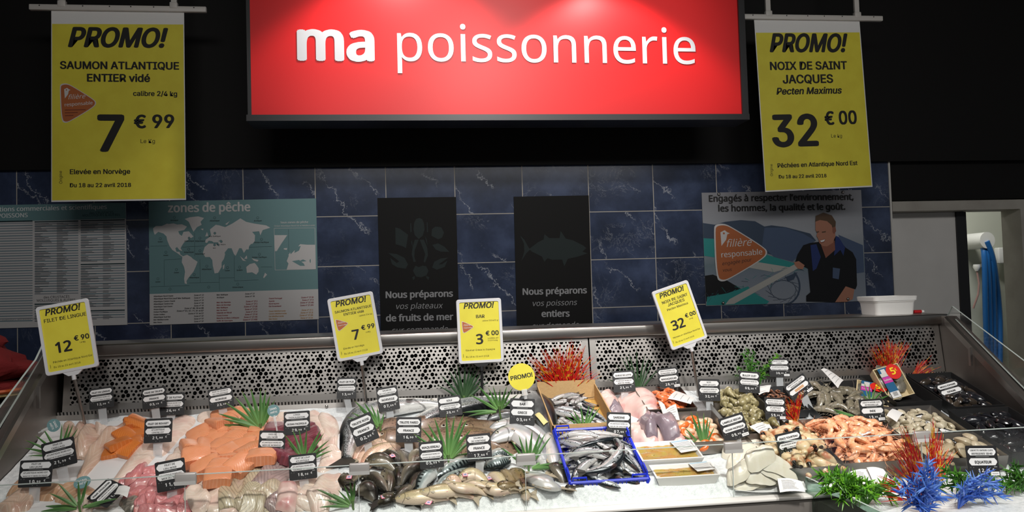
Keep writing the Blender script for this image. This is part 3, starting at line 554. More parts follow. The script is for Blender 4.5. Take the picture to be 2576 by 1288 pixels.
# fisherman poster
K8 = lambda x, y: (1740+x/3.39, 440+y/3.39)
def skyprint():
    s = NT('poster_photo_print'); z = s.n('SeparateXYZ', i0=s.pos()).outputs[2]; f = s.math('ADD', s.math('DIVIDE', s.math('SUBTRACT', z, E-.13), .6), s.math('MULTIPLY', s.noise(3, 2), .14))
    return s.set(s.ramp(f, [(.05, '#8f959f'), (.32, '#7d8794'), (.42, '#6f8088'), (.72, '#a3a6ac'), (1, '#8d8d92')]).outputs[0], .25)
ft = thing('fisherman_poster', 'glossy wall poster of a smiling man in black hauling a net', 'poster')
p = poster('', '', [K8(85, 152), K8(1445, 128), K8(1490, 1075), K8(122, 1118)], skyprint())
MT, MT2, TQ, ROPE, JK, SKIN, SKIN2, HAIR, BLU = (mat('print_'+n, c, .3) for n, c in (('mountain', '#3c4a5e'), ('mountain_far', '#4c5c78'), ('turquoise', '#2f8f8c'), ('rope', '#b3b2ac'), ('jacket', '#0e0d10'), ('skin', '#b07a63'), ('skin_shade', '#8f5a48'), ('hair', '#5b4634'), ('blue', '#28386e')))
a = 0
for mt, q in ((MT, [(95, 410), (200, 425), (285, 400), (420, 385), (540, 395), (620, 440), (680, 430), (800, 445), (1010, 500), (1060, 560), (1000, 600), (860, 700), (720, 690), (520, 640), (300, 560), (100, 540)]), (MT2, [(620, 450), (800, 450), (950, 500), (1050, 560), (860, 740), (700, 700), (600, 600)]), (MT2, [(1250, 510), (1460, 600), (1470, 830), (1400, 840), (1300, 660)]),
   (TQ, [(100, 540), (190, 545), (400, 600), (700, 700), (900, 760), (820, 800), (600, 760), (300, 720), (106, 690)]), (ROPE, [(480, 730), (850, 790), (700, 830), (480, 790)]), (JK, [(112, 860), (180, 850), (300, 900), (450, 990), (440, 1050), (250, 1080), (122, 1080)]), (TQ, [(130, 1040), (300, 1010), (480, 950), (520, 1000), (660, 1080), (640, 1100), (125, 1112)])):
    a += .0002; p.poly([K8(*x) for x in q], mt, .0004+a)
for i in range(46):
    x = random.uniform(120, 900); y = 1080-(x-120)*.36+random.uniform(-60, 60); p.line(K8(x, y), K8(x+random.uniform(-60, 120), y+random.uniform(-70, 50)), .7, TQ if i % 3 else MT, .0022)
for i in range(14):
    c = (780, 980); an = i*.45; p.line(K8(c[0]+120*math.cos(an), c[1]+90*math.sin(an)), K8(c[0]+150*math.cos(an+1.3), c[1]+110*math.sin(an+1.3)), .7, MT, .0022)
for i in range(10):
    an = -.9+i*.24; p.line(K8(800+120*math.cos(an), 950+150*math.sin(an)), K8(800+120*math.cos(an+.24), 950+150*math.sin(an+.24)), 4, MT, .0023)
p.poly([K8(*x) for x in [(285, 1105), (320, 1060), (880, 760), (930, 770), (910, 795), (360, 1100)]], ROPE, .0026)
for q, mt in (([(880, 745), (900, 680), (950, 600), (1010, 580), (1090, 570), (1140, 640), (1230, 520), (1310, 620), (1370, 660), (1400, 720), (1408, 940), (1395, 975), (1310, 950), (1290, 1010), (1220, 1085), (975, 1080), (975, 1030), (1010, 1000), (990, 800), (950, 780)], JK), ([(800, 870), (850, 850), (900, 830), (870, 890), (820, 910)], MT), ([(870, 745), (910, 735), (960, 770), (945, 805), (905, 800), (880, 775)], SKIN), ([(1310, 950), (1385, 975), (1370, 1060), (1320, 1082), (1220, 1085)], SKIN),
   ([(1010, 600), (1060, 590), (1098, 700), (1060, 800), (1030, 820)], BLU), ([(1225, 520), (1250, 530), (1305, 620), (1290, 690), (1265, 640), (1210, 690)], BLU), ([(1200, 790), (1262, 800), (1250, 890), (1198, 880)], MT2), ([(1100, 600), (1215, 560), (1220, 640), (1150, 700), (1140, 710)], SKIN2),
   ([(1052, 390), (1080, 370), (1180, 380), (1215, 440), (1222, 520), (1200, 580), (1150, 610), (1110, 605), (1085, 580), (1075, 545), (1060, 520), (1068, 495), (1052, 470)], SKIN), ([(1050, 400), (1055, 350), (1120, 322), (1190, 345), (1225, 400), (1222, 450), (1200, 470), (1190, 430), (1150, 395), (1090, 385)], HAIR), ([(1195, 450), (1222, 440), (1228, 480), (1210, 505), (1197, 490)], SKIN2), ([(1085, 560), (1140, 545), (1125, 575), (1100, 585)], SKIN2), ([(1090, 562), (1135, 550), (1122, 568), (1100, 574)], WINK), ([(1060, 485), (1082, 480), (1080, 490), (1062, 493)], HAIR), ([(1105, 485), (1140, 480), (1138, 490), (1108, 494)], HAIR)):
    a += .0002; p.poly([K8(*x) for x in q], mt, .0016+a)
p.text('Engagés à respecter l’environnement,', *K8(145, 228), *K8(1378, 212), INK, .004, bold=.03); p.text('les hommes, la qualité et le goût.', *K8(225, 312), *K8(1308, 296), INK, .004, bold=.03)
logo(p, K8(412, 660)[0], K8(412, 660)[1], 132, .0045, 0.0, full=True)
p.m.obj('printed_panel', ft, smooth=0)
for x, y in ((232, 165), (1290, 148), (268, 1092), (1332, 1058)):
    q = PY(*K8(x, y), PYY-.004); MB().ell(tuple(q), (.009, .008, .009), STEEL).obj('fixing_stud', ft)
# ================================================================ price tags
TAGB = mat('tag_black', '#1b1b1d', .5); TAGW = mat('tag_white', '#dedede', .5); FOOT = filmmat('clear_plastic_foot', '#dfe3e6', .38, .15); CLEAR = filmmat('clear_clip', '#e8eaea', .45, .12)
TAGS = []
def plate(m, X, cy, w, h, z):
    c = h*.32; pts = [(-w/2, -h*.12), (-w/2+c, -h/2), (w/2-c, -h/2), (w/2, -h*.12), (w/2, h*.12), (w/2-c, h/2), (-w/2+c, h/2), (-w/2, h*.12)]
    m.flat([(x, cy+y) for x, y in pts], z, TAGW, X)
def price_tag(where, cx, cy, w, h, roll, up, low, price, base, lean=12, turn=0, note=False, foot=True):
    bp = B(base[0], base[1], .012); Y = bp.y; X = facing(cx, cy, Y, roll, lean, turn); k = mpp(X.translation); W, H = w*k, h*k
    nm = ' '.join(up).lower().capitalize(); nm = 'Crevette' if nm.startswith('Crev') and 'ntiere' in nm else nm; lab = 'black price tag reading %s, %s' % (nm, where)
    t = thing('price_tag', lab, 'price tag', Matrix.Translation(bp), 'black price tags'); q = T3(-bp.x, -bp.y, -bp.z) @ X
    m = MB(); m.prism(rrect(W, H, .004, 3), -.0012, .0012, TAGB); z = .0016
    for cy_, txt in ((.30, up), (-.02, low)):
        plate(m, None, cy_*H, W*.90, H*.23, z)
        n = len(txt)
        for i, s_ in enumerate(txt):
            hh = H*(.105 if n == 1 else .078); y = cy_*H-hh*.5 if n == 1 else cy_*H+(H*.022 if i == 0 else -H*.092)
            m.text(s_, 0, y, INK, None, z+.0006, w=min(W*.74, W*.068*len(s_)*(1.25 if n == 1 else 1)), h=hh, bold=.03 if n == 1 else .02)
    m.flat([(-W*.22, H*.135), (W*.22, H*.135), (W*.22, H*.15), (-W*.22, H*.15)], z, GREYI)
    big, small = price.split(',')
    m.text(' '.join(big)+',', W*.02, -H*.345, TAGW, None, z, h=H*.13, align='r', bold=.03, w=W*.34)
    m.text(' '.join(small), W*.06, -H*.335, TAGW, None, z, h=H*.085, align='l', bold=.03); m.text('€', W*.27, -H*.31, TAGW, None, z, h=H*.095, align='l', bold=.02)
    m.flat([(W*.33, -H*.17), (W*.43, -H*.17), (W*.43, -H*.20), (W*.33, -H*.20)], z, GREYI)
    for x_ in (-.42, -.33): m.flat(disc(H*.012, 8, W*x_, -H*.2), z, GREYI)
    for x_ in (-.06, .08): m.flat(disc(H*.012, 8, W*x_, -H*.44), z, GREYI)
    if note: m.flat([(W*.2, -H*.46), (W*.47, -H*.46), (W*.47, -H*.34), (W*.2, -H*.34)], z+.0004, TAGW); m.flat([(W*.24, -H*.41), (W*.43, -H*.41), (W*.43, -H*.39), (W*.24, -H*.39)], z+.0008, GREYI)
    m.obj('board', t, q, smooth=0)
    if foot:                                                    # clear strip from the board into the ice
        a = X @ Vector((0, -H*.42, -.0022)); wd = W*.17; f = MB(); r_ = X.to_3x3() @ Vector((1, 0, 0)); e = bp-Vector((0, 0, .03))
        o = Vector((bp.x, bp.y, bp.z)); th = Vector((0, .0008, 0))
        v = [a-r_*wd-o, a+r_*wd-o, e+r_*wd*.9-o, e-r_*wd*.9-o]; f.add([p-th for p in v]+[p+th for p in v], [(0, 1, 2, 3), (7, 6, 5, 4), (0, 4, 5, 1), (1, 5, 6, 2), (2, 6, 7, 3), (3, 7, 4, 0)], FOOT); f.obj('clear_foot', t, smooth=0)
    TAGS.append((t, X, W, H)); return t, X, W, H
A, MC = 'ATLANTIQUE NORD EST', 'MANCHE ET MERS CELTIQUES'
CE = 'CREVETTE ENTIERE CUITE'
for a in (
 ('below the far left promo sign', 255, 1001, 58, 52, 8, ['FILET DE LINGUE'], [A, MC], '12,90', (262, 1058)),
 ('half hidden behind the halibut tag', 388, 1001, 58, 52, 8, ['PAVE DE TRUITE'], ['FRANCE'], '03,19', (398, 1062)),
 ('before the perforated panel', 432, 1016, 62, 55, 2, ['FILET DE FLETAN'], [A, 'ISLANDE ET FEROE'], '26,90', (425, 1056)),
 ('left of the widest palm leaf', 556, 1002, 60, 52, 10, ['PAVE DE SAUMON', 'DE L’ATLANTIQUE'], ['NORVEGE'], '23,90', (570, 1056)),
 ('left of the orange salmon blocks', 398, 1083, 67, 60, 2, ['FILET DE ROUGET'], ['ATLANTIQUE', 'CENTRE EST'], '21,90', (396, 1142)),
 ('before the small palm leaf at the left wall', 149, 1141, 78, 68, 14, ['PAVE DE', 'CABILLAUD'], [A, MC], '21,90', (165, 1205)),
 ('at the left front corner', 90, 1191, 78, 66, 1, ['FILET DE', 'LIEU JAUNE'], [A, MC], '10,90', (85, 1250)),
 ('standing over the pink red fillets', 430, 1195, 72, 74, 10, ['FILET DE', 'LIEU NOIR'], ['ATLANTIQUE NORD-EST', 'MER DU NORD'], '11,90', (430, 1256)),
 ('before the dark red tuna pieces', 747, 1064, 64, 58, 3, ['LONGE', 'THON ALBACORE'], ['OCEAN PACIFIQUE'], '29,90', (748, 1112)),
 ('with a teal badge clipped on top', 684, 1115, 65, 62, -2, ['DOS DE', 'LIEU NOIR'], [A, 'MER DE NORVEGE'], '13,90', (684, 1160)),
 ('right of the striped fillets', 762, 1174, 68, 62, 5, ['FILET DE LOUP', 'ATLANTIQUE'], [A, 'ISLANDE ET FEROE'], '18,90', (768, 1225)),
 ('beside the metal stem of a promo sign', 872, 976, 48, 53, 1, ['FILET DE PLIE'], [A, MC], '13,90', (885, 1040)),
 ('leaning on the top salmon', 976, 1003, 53, 60, 9, ['SAUMON', 'DE L’ATLANTIQUE'], ['NORVEGE'], '07,99', (985, 1058)),
 ('before the brown soles', 1132, 1022, 58, 50, 7, ['SOLE'], [A, 'MER DU NORD'], '20,90', (1140, 1066)),
 ('tilted over the rosy trout fillets', 914, 1080, 60, 70, 22, ['TRUITE ROSE'], ['FRANCE'], '02,99', (930, 1142)),
 ('left of the middle palm leaf', 1028, 1081, 63, 62, -1, ['TRUITE FARIO'], ['FRANCE'], '16,90', (1030, 1140)),
 ('behind the mackerel', 1085, 1144, 60, 66, 4, ['MAQUEREAU'], [A, 'GOLFE DE GASCOGNE'], '05,99', (1095, 1200)),
 ('behind the pale yellow trout', 1205, 1125, 62, 66, 4, ['SAUMON', 'DE FONTAINE'], ['FRANCE'], '17,90', (1205, 1190)),
 ('below the round yellow promo badge', 1314, 1036, 63, 66, -3, ['BAR'], ['GRECE'], '03,00', (1310, 1088)),
 ('at the corner of the blue crate', 1557, 1068, 62, 60, -3, ['SARDINE'], [A, 'GOLFE DE GASCOGNE'], '07,90', (1556, 1122)),
 ('above the monkfish tails', 1569, 959, 56, 53, 3, ['QUEUE DE LOTTE'], [A, 'MER DU NORD'], '21,90', (1572, 1008)),
 ('reading Madagascar below the tilted promo sign', 1682, 951, 54, 52, 6, [CE, 'REFRIGEREE 30/40'], ['MADAGASCAR'], '28,90', (1690, 1000), 12, 0, True),
 ('left of the green whelks', 1784, 981, 56, 54, -2, ['NOIX', 'SAINT JACQUES'], [A, 'OUEST ECOSSE'], '32,00', (1786, 1032)),
 ('before the small green bush', 1885, 961, 54, 54, -5, ['BULOT CUIT'], [A, MC], '09,90', (1880, 1012)),
 ('topmost right of the green bush', 1960, 925, 54, 46, -1, ['CREVETTE GRISE', 'CUITES'], [A, MC], '38,90', (1962, 972), 12, 0, True),
 ('tilted, with an orange blank strip', 2009, 976, 66, 48, 32, [CE, 'REFRIGEREE 30/40'], [' '], '15,90', (2045, 1030), 12, 0, True),
 ('reading Atlantique Centre Est beside a red tuft', 1950, 1028, 54, 55, -3, [CE, 'REFRIGEREE 8/12'], ['ATLANTIQUE', 'CENTRE EST'], '59,90', (1955, 1080), 12, 0, True),
 ('behind the white cuttlefish strips', 1846, 1075, 68, 60, 15, ['LAMELLE SEICHE'], ['OCEAN PACIFIQUE'], '09,90', (1855, 1126), 12, 0, True),
 ('over the crab claws', 1988, 1118, 68, 62, 11, ['PINCE TOURTEAU'], [A, MC], '19,90', (2005, 1176)),
 ('reading Inde behind the shrimp heap', 2194, 1032, 64, 56, 2, [CE, 'REFRIGEREE 6/8'], ['INDE'], '19,90', (2200, 1076), 12, 0, True),
 ('leaning on the top mussel tub', 2392, 983, 66, 50, 14, ['MOULE ESPAGNE'], ['ESPAGNE'], '06,90', (2405, 1012), 35),
 ('reading Equateur before the big clams', 2472, 1160, 84, 76, -1, [CE, 'REFRIGEREE 30/40'], ['EQUATEUR'], '12,90', (2472, 1212), 12, 0, True)):
    price_tag(*a)
price_tag('tipped back in the wooden crate of sardines', 1402, 1028, 62, 66, -16, ['SARDINE'], [A], '08,90', (1398, 1030), 55, 0, False, False)
price_tag('lying on its side by the front left palm leaf', 270, 1240, 70, 66, 62, ['PAVE D’EGLEFIN'], [A, MC], '21,90', (280, 1262), 52, 0, False, False)
price_tag('tipped back on the small clams', 2322, 1064, 58, 62, 16, ['CLAM'], ['FRANCE'], '16,90', (2322, 1075), 62, 0, False, False)
price_tag('tipped sideways behind the red grass tuft', 2392, 1100, 58, 60, -32, ['AMANDE'], ['FRANCE'], '05,90', (2392, 1110), 60, 0, False, False)
# orange blank strip on the tilted tag
t, X, W, H = TAGS[25]; q = T3(*(-t.location)) @ X
MB().flat([(-W*.2, -H*.09), (W*.22, -H*.09), (W*.22, H*.04), (-W*.2, H*.04)], .0024, mat('tan_strip', '#c79a72', .5)).obj('blank_strip', t, q, smooth=0)
# ---------------------------------------------------------------- round badges
def badge(name, lab, px, py, r, tagi, mt, ink, lines, roll, r_len):
    t0, X0, W, H = TAGS[tagi]; Y = X0.translation.y-.004; X = facing(px, py, Y, roll, 8); k = mpp(X.translation); rr = r*k
    t = thing(name, lab, 'badge', X, 'round clip-on badges'); MB().prism(disc(rr), -.0008, .0008, mt).obj('disc', t, smooth=0)
    m = MB()
    for i, s_ in enumerate(lines): m.text(s_, 0, rr*(-.12 if len(lines) == 1 else (.14 if i == 0 else -.42)), ink, None, .0014, w=rr*(1.65 if len(lines) == 1 else 1.15), h=rr*.45, bold=.025)
    o = m.mesh('disc', 0); b = t.children[0].data
    mm = MB(); mm.prism(disc(rr), -.0008, .0008, mt); [mm.text(s_, 0, rr*(-.12 if len(lines) == 1 else (.14 if i == 0 else -.42)), ink, None, .0014, w=rr*(1.65 if len(lines) == 1 else 1.15), h=rr*.45, bold=.025) for i, s_ in enumerate(lines)]
    t.children[0].data = mm.mesh('disc', 0)
    L = r_len*k; MB().rbox((0, -rr*.95-L*.32, .002), (rr*.42, L*.75, .003), .001, CLEAR).box((0, -rr-L*.35, .004), (rr*.2, rr*.3, .002), GREYW).tube([(0, -rr-L*.6, .001), (0, -rr-L, .001)], rr*.13, CLEAR, 8).obj('clear_clip', t)
badge('promo_badge', 'round yellow promo badge clipped above the sea bass tag', 1312, 948, 34, 18, YEL, INK, ['PROMO!'], 10, 22)
badge('boneless_badge', 'round teal badge clipped to the black coalfish loin tag', 688, 1033, 15, 9, TEAL, WINK, ['SANS', 'ARÊTE'], 12, 36)
badge('boneless_badge', 'round teal badge leaning by the cod tag at the left wall', 135, 1070, 16, 5, TEAL, WINK, ['SANS', 'ARÊTE'], -62, 22)
# ---------------------------------------------------------------- promo signs on stems
WF = mat('white_frame', '#d3d3d6', .35); INK2 = INK
def promo(lab, quad, base, stem, lines, price, logo_=None, black=False):
    (ax, ay), (bx, by), (cx, cy), (dx, dy) = quad; mx, my = (ax+bx+cx+dx)/4, (ay+by+cy+dy)/4
    bp = B(base[0], base[1], 0); Y = bp.y-.03; roll = math.degrees(math.atan2(ay-by, bx-ax)); X = facing(mx, my, Y, roll, 3); k = mpp(X.translation)
    W = math.hypot(bx-ax, by-ay)*k; H = math.hypot(dx-ax, dy-ay)*k
    t = thing('promo_sign', lab, 'promo sign', Matrix.Translation(bp), 'yellow promo signs on stems'); q = T3(*(-bp)) @ X
    m = MB(); n = 4; o, i_ = rrect(W, H, .010, n), rrect(W*.87, H*.905, .006, n)
    m.prism(o, -.004, .001, WF)
    N = len(o); m.add([(x, y, .001) for x, y in o]+[(x*.985, y*.985, .005) for x, y in o]+[(x, y, .005) for x, y in i_]+[(x, y, .001) for x, y in i_], [(r_*N+i, r_*N+(i+1) % N, (r_+1)*N+(i+1) % N, (r_+1)*N+i) for r_ in range(3) for i in range(N)], WF)
    m.obj('white_frame', t, q, smooth=30)
    m = MB(); m.prism(i_, .001, .0016, YEL); z = .0022
    m.text('PROMO!', 0, H*.355, INK, None, z, w=W*.68, bold=.03, shear=.22)
    for s_, x, y, w_, al, b_ in lines: m.text(s_, x*W, y*H, INK, None, z, w=w_*W, f='i', align=al, bold=b_, shear=.2 if s_.startswith('Pecten') else 0)
    m.text(price[0], W*.06, -H*.20, INK, None, z, h=H*.185, align='r', bold=.03); m.text('€ '+price[1], W*.12, -H*.075, INK, None, z, w=W*.29, align='l', bold=.025, f='i')
    m.text('Origine', -W*.385, -H*.40, INK, None, z, h=H*.016, f='i', align='l', rot=math.pi/2)
    if logo_:
        s_ = .17*W; tri = smooth_poly([(-.7, .62), (-.6, .72), (.6, .12), (.7, 0), (.6, -.14), (-.42, -.75), (-.62, -.62)], 1)
        for f_, mt, zz in ((1.1, PALE, z), (1, RUST, z+.0003)): m.flat([(-.27*W+x*s_*f_, .07*H+y*s_*f_) for x, y in tri], zz, mt)
        m.text('filière', -.28*W, .085*H, PALE, None, z+.0006, w=s_*.9, shear=.3); m.text('responsable', -.265*W, .05*H, PALE, None, z+.0006, w=s_*1.1, bold=.02)
    m.obj('yellow_card', t, q, smooth=0)
    sm = DARK if black else WF; m = MB(); y0 = -H/2
    m.prism([(-W*.20, y0+.004), (-W*.17, y0-.002), (-.016, y0-H*.055), (.016, y0-H*.055), (W*.17, y0-.002), (W*.20, y0+.004)], -.007, .003, sm); m.tube([(0, y0-H*.05, -.002), (0, y0-H*.12, -.002)], .0075, sm, 10)
    m.obj('holder', t, q, smooth=40)
    a = X @ Vector((0, y0-H*.10, -.002))-bp; MB().tube([a, Vector((0, 0, -.03))], .0055, DARK if black else STEEL, 10).obj('stem', t)
D_ = ('Du 18 au 22 avril 2018', -.33, -.405, .50, 'l', 0)
promo('tilted yellow promo sign for ling fillet at 12,90 euros on a metal stem', [(88, 777), (212, 753), (250, 912), (128, 948)], (222, 1082), 0, [('FILET DE LINGUE', .02, .255, .80, 'c', .015), ('Le Kg', .22, -.12, .10, 'l', 0), ('Pêchée en Atlantique Nord Est', -.33, -.335, .74, 'l', 0), D_], ('12', '90'))
promo('tilted yellow promo sign for whole salmon at 7,99 euros on a metal stem', [(823, 754), (936, 733), (963, 886), (853, 911)], (925, 1020), 0, [('SAUMON ATLANTIQUE', .02, .255, .80, 'c', .015), ('ENTIER vidé', .02, .195, .44, 'c', .015), ('calibre 2/4 kg', .40, .14, .28, 'r', 0), ('Le Kg', .2, -.13, .10, 'l', 0), ('Elevée en Norvège', -.33, -.325, .45, 'l', 0), D_], ('7', '99'), True)
promo('upright yellow promo sign for sea bass at 3,00 euros on a black post', [(1148, 755), (1262, 750), (1265, 908), (1155, 916)], (1212, 1000), 0, [('BAR', .02, .20, .19, 'c', .02), ('calibre 300/400 gr', .42, .145, .36, 'r', 0), ('La pièce, soit', .16, -.13, .24, 'l', 0), ('10,00 € le kg', .16, -.165, .22, 'l', 0), ('Elevé en Grèce ou Espagne', -.33, -.305, .64, 'l', 0), D_], ('3', '00'), True, True)
promo('steeply tilted yellow promo sign for scallops at 32,00 euros on a metal stem', [(1636, 736), (1731, 704), (1783, 848), (1688, 882)], (1758, 992), 0, [('NOIX DE SAINT', .02, .255, .70, 'c', .015), ('JACQUES', .02, .19, .46, 'c', .015), ('Pecten Maximus', .02, .125, .58, 'c', .01), ('Le kg', .2, -.12, .10, 'l', 0), ('Pêchées en Atlantique Nord Est', -.36, -.325, .74, 'l', 0), D_], ('32', '00'))
# ================================================================ greenery
def leafmat(nm, c1, c2, tip): 
    s = NT(nm); f = s.att('fa'); c = s.ramp(f, [(0, c2), (.45, c1), (.9, c1), (1, tip)]); c = s.mix(s.math('MULTIPLY', s.math('ABSOLUTE', s.att('fd')), .5), c.outputs[0], c2)
    return s.set(c, .45)
PALM = leafmat('palm_green', '#3c6a33', '#6f9a56', '#8a8a4a'); PALMD = leafmat('palm_dark_green', '#243f27', '#3d5a38', '#4a5a3a'); RIND = mat('palm_stalk', '#5b7a42', .5)
def blade(m, a, b, w, bend, mt, side, fold=.35, n=6):
    """narrow folded leaflet from a to b"""
    a, b = Vector(a), Vector(b); d = b-a; s_ = side.normalized(); nr = d.cross(s_).normalized(); L = []; fa = []; fd = []
    for i in range(n+1):
        t = i/n; p = a+d*t+bend*(t*t); ww = w*min(1, .3+2.4*t)*(1-t)**.75+.0003
        L += [p-s_*ww+nr*ww*fold, p, p+s_*ww+nr*ww*fold, p-nr*.0008]; fa += [t]*4; fd += [-1, 0, 1, 0]
    f = []
    for i in range(n):
        o = i*4; u = o+4; f += [(o, o+1, u+1, u), (o+1, o+2, u+2, u+1), (o+2, o+3, u+3, u+2), (o+3, o, u, u+3)]
    m.add(L, f, mt, None, fa, fd)
def palm(where, base, tips, mt=PALM, w=.0065, back=.02, fan=None):
    bp = B(base[0], base[1], .01) if mt is PALMD else BH(base[0], base[1], .006); t = thing('palm_leaf', 'fan shaped green palm leaf '+where, 'palm leaf', Matrix.Translation(bp), 'palm leaf decorations'); m = MB()
    n = len(tips)
    for i, (x, y) in enumerate(tips):
        Y = bp.y+random.uniform(-.02, .02)+back; e = PY(x, y, Y)-bp
        low = e.z < -.01
        if e.z < .03: e = BH(x, y, .012)-bp
        d = e.normalized(); side = d.cross(Vector((random.uniform(-.2, .2), -1, .2)))
        blade(m, d*.012, e, w*.95*(.75 if mt is PALMD else 1)*max(.6, min(1.15, e.length/.12)), Vector((0, random.uniform(-.01, .004), -.012 if not low else -.02))*e.length/.15, mt, side)
    m.obj('leaflets', t); MB().tube([(0, -.004, .022), (0, 0, 0), (.006, .004, -.035)], [.005, .0035, .003], RIND, 6).obj('stalk', t)
# red and orange plastic grass
def grassmat(nm, a, b, c):
    s = NT(nm); return s.set(s.mix(s.math('GREATER_THAN', s.noise(60, 2), .56), s.ramp(s.att('fa'), [(0, b), (.35, a), (1, c)]).outputs[0], b), .4)
RG = grassmat('red_grass', '#b5170f', '#c98a1c', '#c01a14'); OG = grassmat('orange_red_grass', '#c22812', '#d8a332', '#c4201a')
def tuft(lab, base, tips, n, mt, w=.0022, spread=14, droop=.04, onz=None, depthr=.04, r0=.02):
    bp = B(base[0], base[1], .005) if onz is None else PZ(base[0], base[1], onz); t = thing('plastic_grass', lab, 'plastic grass', Matrix.Translation(bp), 'red plastic grass tufts'); m = MB()
    for i in range(n):
        x, y = tips[i % len(tips)]; x += random.gauss(0, spread); y += random.gauss(0, spread*.8)
        e = PY(x, y, bp.y+random.uniform(-depthr, depthr*.4))-bp; a = Vector((random.uniform(-r0, r0), random.uniform(-.012, .012), -.01)); e.z = max(e.z, .02)
        k = random.uniform(.3, 1.); bend = Vector((e.x*.35, 0, -droop*k*(abs(e.x)+.02)*6*random.random()))
        blade(m, a, e-bend, w*random.uniform(.7, 1.3), bend, mt, e.cross(Vector((.2, -1, .1))), .3, 5)
    m.obj('blades', t); MB().ell((0, 0, -.004), (r0+.006, .012, .008), mat('grass_base', '#8c8a2c', .6)).obj('base_plug', t)
tuft('tall red plastic grass behind the wooden crate of sardines', (1420, 966), [(1335, 900), (1350, 915), (1365, 885), (1385, 900), (1400, 875), (1415, 895), (1430, 865), (1445, 872), (1455, 890), (1470, 880), (1482, 900), (1490, 925), (1345, 935), (1500, 935), (1400, 905), (1440, 900)], 150, RG, .0024, 8, r0=.06)
tuft('orange red plastic grass behind the two oyster packs', (2238, 952), [(2190, 880), (2205, 870), (2222, 860), (2235, 852), (2250, 862), (2270, 865), (2285, 870), (2200, 900), (2240, 870), (2260, 880)], 110, OG, .002, 8, r0=.03)
tuft('small red plastic grass leaning right of the oyster packs', (2290, 950), [(2310, 915), (2325, 910), (2340, 905), (2330, 925), (2350, 930), (2345, 940)], 40, OG, .002, 6, r0=.012)
tuft('small red plastic grass beside the Atlantique Centre Est tag', (2000, 1062), [(1985, 1000), (1975, 1010), (1968, 1030), (1975, 1045), (2000, 1010), (2012, 990), (2018, 985), (1990, 1020)], 46, RG, .0024, 6, r0=.012)
tuft('largest red and yellow plastic grass before the shrimp heap', (2325, 1262), [(2285, 1085), (2262, 1110), (2270, 1080), (2300, 1120), (2250, 1130), (2240, 1180), (2215, 1205), (2280, 1140), (2310, 1160), (2225, 1230), (2215, 1250), (2255, 1160)], 70, RG, .004, 9, onz=-.65, depthr=.06)
tuft('upright red and yellow plastic grass right of the glass clip', (2352, 1215), [(2345, 1060), (2350, 1080), (2340, 1095), (2370, 1085), (2362, 1100), (2335, 1110), (2385, 1130), (2395, 1145), (2350, 1120)], 44, OG, .004, 6, onz=-.65, depthr=.04)
# leafy plastic sprigs
def sprigmat(nm, a, b): s = NT(nm); return s.set(s.mix(s.noise(25, 2), a, b), .42)
FERN = sprigmat('fern_green', '#4f8a22', '#2f5f1c'); FERNL = sprigmat('fern_light_green', '#7fbf2a', '#4c8c20'); BLUE = sprigmat('blue_plastic_leaf', '#3466c6', '#2a4fa8'); BLUEL = sprigmat('light_blue_leaf', '#6f9adb', '#3d6cc6'); BUSH = sprigmat('bush_green', '#3f7a26', '#274f1c')
def sprig(name, lab, cat, base, stems, mt, mt2, onz=None, L=.03, w=.0035, dens=10, depthr=.05, group=None):
    bp = B(base[0], base[1], .01) if onz is None else PZ(base[0], base[1], onz); t = thing(name, lab, cat, Matrix.Translation(bp), group)
    for (x, y) in stems:
        Y = bp.y+random.uniform(-depthr, depthr); e = PY(x, y, Y)-bp; m = MB(); e.z = max(e.z, .012)
        mid = e*.5+Vector((0, 0, .02)); pts = [Vector((0, 0, -.01)), mid*.6, mid, e*.8+Vector((0, 0, .012)), e]; m.tube(pts, [.0022, .002, .0018, .0014, .0008], mt, 5)
        n = max(12, int(e.length/.15*dens*3.4))
        for i in range(n):
            u = .18+.82*i/n; j = min(3, int(u*4)); p = pts[j].lerp(pts[j+1], u*4-j); d = (pts[j+1]-pts[j]).normalized()
            o = Vector((random.uniform(-1, 1), random.uniform(-1, .6), random.uniform(-.5, 1))).normalized(); v = (d*.75+o).normalized()*L*random.uniform(.6, 1.15)
            blade(m, p, p+v, w*random.uniform(.8, 1.3), Vector((0, 0, -.004)), mt2 if random.random() < .5 else mt, v.cross(Vector((.3, -1, .4))), .2, 3)
        m.obj('sprig', t)
sprig('green_bush', 'small bushy green plastic plant behind the cooked whelks', 'plastic plant', (1890, 955), [(1855, 925), (1870, 890), (1880, 880), (1895, 885), (1905, 910), (1920, 925), (1865, 940), (1935, 945), (1850, 945), (1890, 915), (1910, 935)], BUSH, FERN, L=.02, w=.003)
sprig('green_sprig', 'thin green plastic sprig reaching over the topmost tag', 'plastic plant', (1905, 955), [(1945, 905), (1958, 892), (1935, 915)], BUSH, FERNL, L=.018, w=.003)
sprig('green_fern', 'bushy green plastic fern behind the tinted corner glass', 'plastic plant', (2180, 1262), [(2060, 1195), (2085, 1190), (2100, 1215), (2130, 1205), (2090, 1240), (2120, 1235), (2150, 1225), (2180, 1230), (2210, 1240), (2140, 1260), (2240, 1225), (2250, 1215), (2110, 1262), (2160, 1250), (2075, 1215), (2105, 1195), (2150, 1205), (2180, 1212), (2200, 1262), (2225, 1250), (2245, 1270), (2125, 1275), (2070, 1235)], FERN, FERNL, -.65, L=.035, w=.0042, dens=14)
sprig('green_fern', 'green plastic fern low behind the blue plant', 'plastic plant', (2440, 1240), [(2375, 1185), (2400, 1190), (2420, 1205), (2395, 1225), (2450, 1215), (2480, 1215), (2510, 1215), (2380, 1205), (2360, 1230)], FERN, BUSH, -.65, L=.032, w=.004, dens=13)
